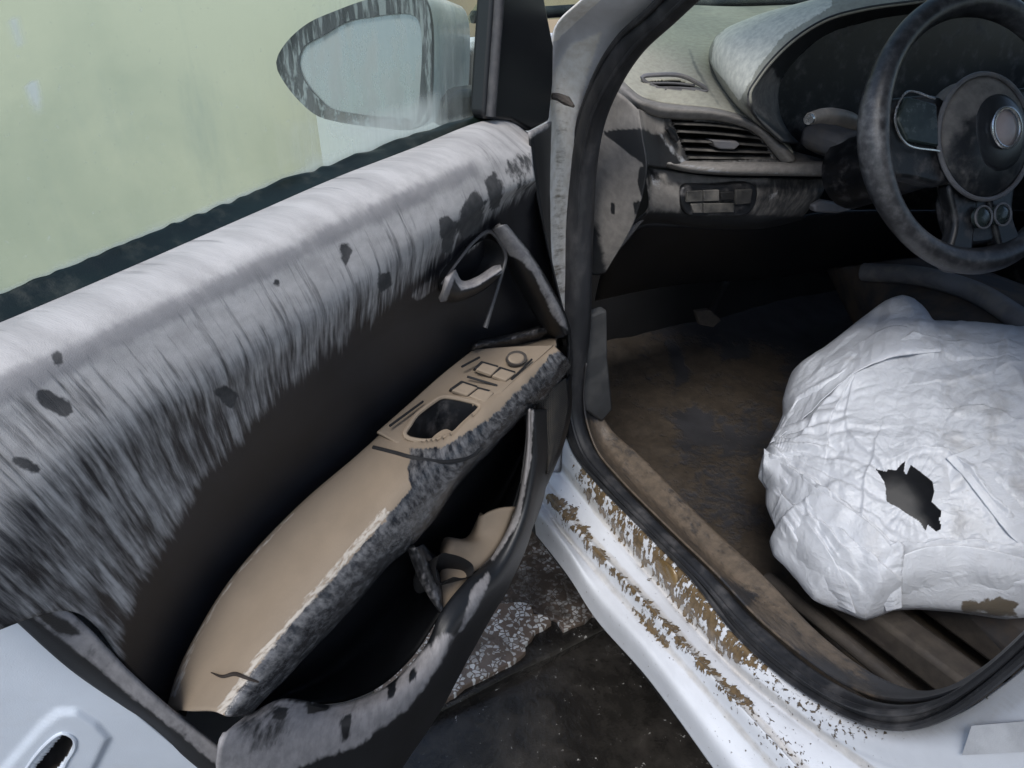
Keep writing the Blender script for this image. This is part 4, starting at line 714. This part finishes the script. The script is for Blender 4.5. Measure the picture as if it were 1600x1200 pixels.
tube('indicator_stalk', [Y(1266, 185, -.045), Y(1285, 181, -.035), Y(1315, 184, -.02), Y(1345, 195, .0), Y(1375, 205, .02)], [.009, .0125, .0125, .009, .008], M['silty'], car, 40, 14)
tube('stalk_cap', [Y(1263, 187, -.048), Y(1268, 184.5, -.044)], [.0075, .0085], M['chrome'], car, 4, 14)

# ---- rest of the cabin
bm_ = lambda name, p, th, mat, **k: slab(name, p, th, mat, car, **k)
bm_('windscreen', [(.15, .66, 1.05), (1.45, .66, 1.05), (1.40, -.02, 1.47), (.20, -.02, 1.47)], .005, M['clear'], bevel=0, away=(0, 1, .3))
tube('windscreen_seal', [(.16, .645, 1.062), (.6, .655, 1.068), (1.44, .645, 1.062)], .012, M['rubber'], car, 30, 10)
bm_('roof', [(.12, -.02, 1.5), (1.48, -.02, 1.5), (1.48, -2.3, 1.5), (.12, -2.3, 1.5)], .04, M['paint'], away=(0, 0, -1), base={'mud': -.3, 'spot': .0, 'film': .1})
bm_('far_side', [(1.47, .6, .2), (1.47, -2.3, .2), (1.47, -2.3, 1.0), (1.47, .6, 1.0)], .05, M['blackobj'], away=(1, 0, 0))
bm_('rear_bulkhead', [(.1, -2.3, .2), (1.47, -2.3, .2), (1.47, -2.3, 1.46), (.1, -2.3, 1.46)], .04, M['blackobj'], away=(0, -1, 0))
bm_('bonnet', [(.0, .7, 1.02), (1.5, .7, 1.02), (1.45, 1.55, .88), (.05, 1.55, .88)], .03, M['paint'], away=(0, 0, -1), bevel=.01, base={'mud': -.3, 'spot': .0, 'film': .1})
bm_('front_wing', [(.02, 1.55, .86), (.02, .06, 1.0), (.03, .06, .3), (.03, 1.55, .3)], .04, M['paint'], away=(1, 0, 0), bevel=.01, base={'mud': -.3, 'spot': .1, 'film': .1})
bm_('underbody', [(.05, .6, .19), (1.5, .6, .19), (1.5, -2.3, .19), (.05, -2.3, .19)], .03, M['dark'], away=(0, 0, -1))
bm_('rear_side', [(.06, -.85, .34), (.06, -2.3, .34), (.06, -2.3, 1.46), (.06, -1.05, 1.46)], .05, M['paint'], away=(1, 0, 0), bevel=.01, base={'mud': -.2, 'spot': .1, 'film': .1})
# centre console and tunnel seen under the wheel
loft('centre_console', [[Z(1290, 420, .45), Z(1330, 500, .42), Z(1380, 600, .40), Z(1440, 720, .38)], [Z(1330, 415, .56), Z(1390, 470, .56), Z(1450, 520, .56), Z(1560, 640, .56)], [Z(1400, 405, .60), Z(1480, 440, .60), Z(1560, 480, .60), Z(1680, 560, .60)], [Z(1480, 400, .58), Z(1560, 430, .58), Z(1660, 470, .58), Z(1780, 540, .58)]], M['cloth'], car, 40, 24)
tube('console_trim', [Z(1350, 425, .58), Z(1440, 432, .61), Z(1520, 455, .62), Z(1580, 490, .62), Z(1650, 545, .62)], .02, M['grey'], car, 40, 12)
slab('brake_pedal', [Y(*p, .36) for p in [(1088, 487), (1110, 484), (1128, 500), (1115, 512), (1094, 508)]], .015, M['rail'], car, bevel=.003)
tube('pedal_arm', [Y(1110, 490, .37), Y(1130, 450, .42), Y(1150, 420, .5)], .008, M['dark'], car, 10, 8)
# seat base with its rails, mostly under the bag
for a, b, wd, hh in (((1395, 985), (1530, 1085), .05, .05), ((1500, 955), (1640, 1055), .045, .06), ((1300, 985), (1440, 1100), .02, .02)):
    pa_, pb_ = Z(*a, .31), Z(*b, .31); pb_ = pa_+(pb_-pa_)*1.5; pa_ = pa_-(pb_-pa_)*.6; c = (pa_+pb_)/2; dd = (pb_-pa_); L = np.linalg.norm(dd); yaw = math.atan2(dd[1], dd[0])
    box('seat_rail', c, (L, wd, hh), M['rail'], car, rot=Matrix.Rotation(yaw, 3, 'Z'), bevel=.008)
slab('seat_cushion', [(.45, -.75, .40), (.92, -.75, .40), (.92, -.22, .42), (.45, -.22, .42)], .12, M['cloth'], car, bevel=.04, seg=4, away=(0, 0, -1))

# ---------------------------------------------------------------- loose things
sil = [(1400, 475), (1418, 480), (1434, 494), (1450, 517), (1500, 517), (1560, 522), (1640, 530), (1740, 570), (1800, 660), (1810, 780), (1780, 880), (1700, 945), (1600, 966), (1540, 958), (1500, 953), (1440, 949), (1400, 951), (1372, 962), (1350, 968), (1310, 953), (1270, 938), (1235, 896), (1208, 868), (1202, 846), (1212, 830), (1196, 790), (1196, 754), (1184, 748), (1190, 720), (1200, 700), (1222, 652), (1222, 628), (1235, 588), (1290, 548), (1345, 505), (1375, 482)]
KB = 580; sp = spline([(*p, 0) for p in sil], KB, True)[:, :2]
# silhouette corners stay sharp: blend spline with straight resample
SP = np.array(sil+[sil[0]], float); dl = np.concatenate([[0], np.cumsum(np.linalg.norm(np.diff(SP, axis=0), axis=1))])
sq = np.stack([np.interp(np.linspace(0, dl[-1], KB, endpoint=False), dl, SP[:, i]) for i in (0, 1)], -1); sp = .4*sp+.6*sq
ctr = np.array([1440., 770.])
pl_pts = [Z(1350, 965, .40), Z(1190, 740, .46), Z(1400, 480, .60)]; pl_n = np.cross(pl_pts[1]-pl_pts[0], pl_pts[2]-pl_pts[0]); pl_n /= np.linalg.norm(pl_n)
if pl_n@(CAM-pl_pts[0]) < 0: pl_n = -pl_n
NR = 230; rho = np.linspace(1, .004, NR)**.8
UVb = ctr+rho[:, None, None]*(sp-ctr)[None]                       # rings x 420 x 2
flat_ = np.array([onto(u, v, pl_pts[0], pl_n) for u, v in UVb.reshape(-1, 2)]).reshape(NR, KB, 3)
bulge = .12*np.sqrt(np.clip(1-rho**2.2, 0, 1))[:, None]
px = proj((flat_+pl_n*bulge[..., None]).reshape(-1, 3)); h = np.zeros(len(px))
# overlapping wraps of film: each traced edge stands above the layer beside it
folds = [([(1192, 700), (1235, 740), (1285, 775), (1330, 800), (1372, 830), (1402, 872), (1410, 955)], .020, 60, 1), ([(1410, 860), (1480, 850), (1560, 858), (1640, 885)], .014, 45, 1), ([(1222, 655), (1270, 620), (1330, 580), (1400, 556), (1470, 560)], .013, 45, -1),
         ([(1200, 705), (1240, 690), (1300, 620), (1345, 580)], .010, 30, 1), ([(1240, 800), (1300, 850), (1330, 900), (1345, 960)], .009, 26, 1), ([(1215, 830), (1250, 860), (1290, 900)], .008, 22, -1), ([(1300, 800), (1330, 860), (1380, 900)], .009, 26, 1),
         ([(1375, 740), (1340, 700), (1320, 660), (1330, 610)], .007, 26, 1), ([(1395, 725), (1440, 705), (1480, 712), (1520, 750), (1570, 810)], .010, 30, -1), ([(1520, 740), (1560, 790), (1600, 860)], .008, 24, 1), ([(1290, 700), (1300, 650), (1330, 600)], .006, 18, -1),
         ([(1345, 800), (1350, 740), (1365, 690)], .006, 20, 1), ([(1380, 560), (1420, 530), (1480, 545), (1560, 540)], .009, 28, 1), ([(1470, 600), (1540, 590), (1600, 570)], .006, 25, -1), ([(1500, 640), (1560, 640), (1600, 660)], .006, 20, 1),
         ([(1410, 900), (1470, 910), (1540, 905), (1620, 930)], .008, 26, -1), ([(1360, 880), (1372, 920), (1368, 955)], .007, 18, 1), ([(1250, 760), (1262, 820), (1300, 880)], .006, 18, -1)]
wob = np.array([mnoise.noise((u*.02, v*.02, 5.)) for u, v in px]); wob2 = np.array([mnoise.noise((u*.02, v*.02, 9.)) for u, v in px])
pw = px+np.stack([wob, wob2], 1)*9
for ln, amp, wdt, sgn in folds:
    d_, s_ = sd_line(pw, ln); h += amp*np.where(s_*sgn > 0, np.exp(-d_/wdt), np.exp(-d_/(wdt*.08))*.9)
# crumple: straight creases between flat facets, fanning out of the gather at the left and around the hole
NS = lambda k, a, b, c: np.array([mnoise.noise((u*k+a, v*k+b, c)) for u, v in px])
def worley(P, spacing):
    lo, hi = P.min(0)-spacing, P.max(0)+spacing; n_ = int(np.prod((hi-lo)/spacing)); Q = lo+RNG.random((n_, 2))*(hi-lo); out = np.zeros(len(P))
    for i in range(0, len(P), 4000):
        d_ = np.sqrt(((P[i:i+4000, None]-Q[None])**2).sum(2)); d_.partition(1, axis=1); out[i:i+4000] = (d_[:, 1]-d_[:, 0])/spacing
    return out
W2 = np.stack([wob, wob2], 1)
def fan(cx, cy, k, s): q = px-np.array([cx, cy]); return np.stack([np.arctan2(q[:, 1], q[:, 0]*(1 if s > 0 else -1))*k, np.hypot(q[:, 0], q[:, 1])*.42], 1)+W2*14
wl = sst((1480-px[:, 0]+.3*(px[:, 1]-700))/260); wc = np.exp(-np.hypot(px[:, 0]-1425, px[:, 1]-780)/110); wr = 1-wl
h = h*.75+wl*(.0130*worley(fan(1150, 690, 420, 1), 52)-.0080*worley(fan(1150, 690, 420, 1)[:, ::-1]+40, 46)+.0055*worley(px+W2*16, 42)-.0030*worley(px+W2*9, 26))
h += wr*(.0105*worley(px@np.array([[.9, .55], [-.35, 1.]])+W2*20, 84)-.0040*worley(px+W2[:, ::-1]*16, 40)+.0022*worley(px@np.array([[.7, .5], [-.9, 1.4]])+W2*8, 28))
h += .0045*wc*worley(fan(1425, 780, 190, 1), 40)-.0014*worley(px@np.array([[.8, .5], [-.6, 1.1]]), 22)
h += .003*np.abs(NS(.01, 0, 0, 1.))+.0008*np.abs(NS(.09, 0, 0, 3.))
edge = sst((1-rho)/.06)[:, None]
front = flat_+pl_n*(bulge+h.reshape(NR, KB)*(.25+.75*edge))[..., None]
rb = np.linspace(1, .02, 14); c3 = flat_.reshape(-1, 3).mean(0)
backs = np.array([flat_[0]*r+c3*(1-r)-pl_n*(.10*math.sqrt(max(0, 1-r*r))) for r in rb[1:]])
V = np.vstack([front.reshape(-1, 3), backs.reshape(-1, 3)]); K = KB; F = []
idx = np.arange(NR*K).reshape(NR, K); nx = np.roll(idx, -1, 1)
Fc = np.stack([idx[:-1], nx[:-1], nx[1:], idx[1:]], -1).reshape(-1, 4)
HOLE = [(1366, 733), (1383, 738), (1386, 733), (1400, 735), (1405, 729), (1414, 722), (1413, 737), (1418, 743), (1424, 728), (1440, 738), (1456, 752), (1459, 768), (1456, 785), (1470, 798), (1466, 812), (1470, 826), (1462, 832), (1449, 820), (1446, 829), (1436, 815), (1416, 803), (1400, 790), (1386, 782), (1384, 763), (1380, 752)]
cpx = proj(front.reshape(-1, 3))[Fc].mean(1); Fc = Fc[sd_poly(cpx+np.stack([wob[Fc[:, 0]], wob2[Fc[:, 0]]], 1)*4, HOLE) < 0]
bi = np.vstack([idx[:1], NR*K+np.arange(13*K).reshape(13, K)]); bn = np.roll(bi, -1, 1)
Fb = np.stack([bi[:-1], bi[1:], bn[1:], bn[:-1]], -1).reshape(-1, 4)
cap_ = len(V); V = np.vstack([V, V[(NR-1)*K:NR*K].mean(0)[None]]); last = (NR-1)*K+np.arange(K); Ft = np.stack([last, np.roll(last, -1), np.full(K, cap_)], 1)
bag = raw('plastic_bag', V, [*Fc, *Fb, *Ft], M['bag'], None, base={'mud': .0, 'thin': .0}, ang=None,
    paint={'mud': [([(1500, 935), (1530, 938), (1560, 930), (1590, 940), (1590, 965), (1500, 962)], .75, 10), ([(1430, 600), (1490, 600), (1500, 680), (1440, 690)], .26, 22), ([(1480, 730), (1560, 740), (1540, 800), (1490, 800)], .27, 20), ([(1470, 890), (1540, 900), (1530, 930), (1470, 920)], .24, 15)],
           'thin': [([(1480, 790), (1520, 780), (1512, 840), (1480, 850)], .45, 25), ([(1440, 560), (1800, 540), (1800, 900), (1540, 840), (1470, 700)], .45, 50), ([(1340, 500), (1440, 490), (1560, 520), (1560, 545), (1400, 560), (1300, 590)], .35, 25)]})
tag(bag, 'crumpled white plastic sack with a torn hole, lying on the muddy driver seat', 'plastic bag')
front_pts = front.reshape(-1, 3); front_px = proj(front_pts)
def on_bag(u, v, lift):
    i = np.argmin(((front_px-np.array([u, v]))**2).sum(1)); d_ = np.linalg.norm(front_pts[i]-CAM); r_ = ray(u, v); r_ /= np.linalg.norm(r_)
    return CAM+r_*(d_-lift)
def sheet(free, root, lift, seed):
    fs, rs = spline([(*p, 0) for p in free], 40)[:, :2], spline([(*p, 0) for p in root], 40)[:, :2]; rows = []
    for f, up_ in ((0, lift), (.12, lift*.95), (.45, lift*.6), (1, -.008)):
        Q = np.array([on_bag(u, v, 0) for u, v in fs*(1-f)+rs*f]); dist = np.linalg.norm(Q-CAM, axis=1); dist = np.convolve(np.pad(dist, 7, 'edge'), np.ones(15)/15, 'valid')
        rows.append([CAM+(q-CAM)/np.linalg.norm(q-CAM)*(dd-up_*(.8+.2*math.sin(i*.5+seed))*min(1, min(i, 39-i)/9+(.0 if up_ > 0 else 1))) for i, (q, dd) in enumerate(zip(Q, dist))])
    loft('loose_sheet', rows, M['bag'], bag, 140, 40, base={'mud': .0, 'thin': .25}, solid=.0008,
         disp=lambda V, UV, px: np.array([.0035*(.5-abs(mnoise.noise((x*30+seed, y*9, 1))))+.0012*(.5-abs(mnoise.noise((x*80, y*30+seed, 2)))) for x, y in UV]))
sheet([(1194, 702), (1240, 735), (1290, 772), (1340, 803), (1380, 838), (1404, 880), (1408, 950)], [(1192, 750), (1225, 800), (1280, 850), (1330, 885), (1365, 915), (1380, 940), (1385, 955)], .010, 1)
sheet([(1398, 872), (1440, 856), (1500, 852), (1570, 864), (1660, 892)], [(1408, 945), (1450, 935), (1510, 930), (1580, 940), (1670, 955)], .009, 4)
sheet([(1204, 694), (1250, 660), (1290, 622), (1330, 588), (1390, 560), (1470, 550)], [(1232, 640), (1262, 608), (1300, 570), (1345, 535), (1400, 510), (1470, 528)], .008, 7)
sheet([(1478, 716), (1505, 745), (1540, 790), (1580, 840), (1640, 890)], [(1540, 690), (1580, 730), (1620, 780), (1660, 830), (1700, 870)], .0035, 9)
sheet([(1222, 772), (1262, 815), (1298, 865), (1325, 920), (1338, 958)], [(1206, 805), (1222, 845), (1250, 888), (1285, 925), (1310, 945)], .007, 12)
ins = onto(1425, 780, pl_pts[0]+pl_n*.02, pl_n); V, F = [], []
for i in range(13):
    for j in range(24):
        a, b = pi*i/12, 2*pi*j/24; e1 = RT; e2 = np.cross(pl_n, RT); p_ = np.array([sin(a)*cos(b), sin(a)*sin(b), cos(a)]); rr_ = 1+.15*mnoise.noise(Vector(p_*2.5))
        V.append(ins+(e1*p_[0]*.12+e2*p_[1]*.12+pl_n*p_[2]*.035)*rr_)
F = [(i*24+j, i*24+(j+1) % 24, (i+1)*24+(j+1) % 24, (i+1)*24+j) for i in range(12) for j in range(24)]
raw('bag_contents', V, F, M['kick'], bag)

# twig on the armrest, mud clump on the sill
tp = [hit(u, v, .0012+.002*(i % 2)) for i, (u, v) in enumerate(((330, 1051), (348, 1057), (366, 1053), (384, 1059), (404, 1066)))]
tw = tube('twig', tp, [.0004, .0009, .0016, .0013, .0007], M['stick'], None, 40, 8)
tag(tw, 'thin dark twig lying on the mud at the rear end of the armrest', 'twig')
def clump(name, poly, hgt, lab):
    P = spline([X(u, v, .057) for u, v in poly], 48, True); c = P.mean(0); nn = np.array([-.55, -.2, .8]); nn /= np.linalg.norm(nn); V = []; F = []
    for r in range(9):
        q_ = 1-r/8*.97
        for p in P:
            x = c+(p-c)*q_; V.append(x+nn*(hgt*(1-q_**3)*(1+.35*mnoise.noise(Vector(x*70)))-.003*(r == 0)))
    F = [(r*48+i, r*48+(i+1) % 48, (r+1)*48+(i+1) % 48, (r+1)*48+i) for r in range(8) for i in range(48)]+[tuple(range(8*48, 9*48))]
    tag(raw(name, V, F, M['blob'], None, ang=radians(80)), lab, 'mud')
clump('mud_clump', [(1017, 880), (1024, 872), (1040, 876), (1054, 890), (1060, 908), (1058, 925), (1046, 922), (1030, 905)], .007, 'largest glossy brown mud clump stuck on the white door sill')
clump('mud_clump', [(1040, 918), (1056, 922), (1072, 932), (1080, 952), (1076, 962), (1060, 945), (1046, 932)], .005, 'smaller glossy brown mud smear just behind the largest sill clump')
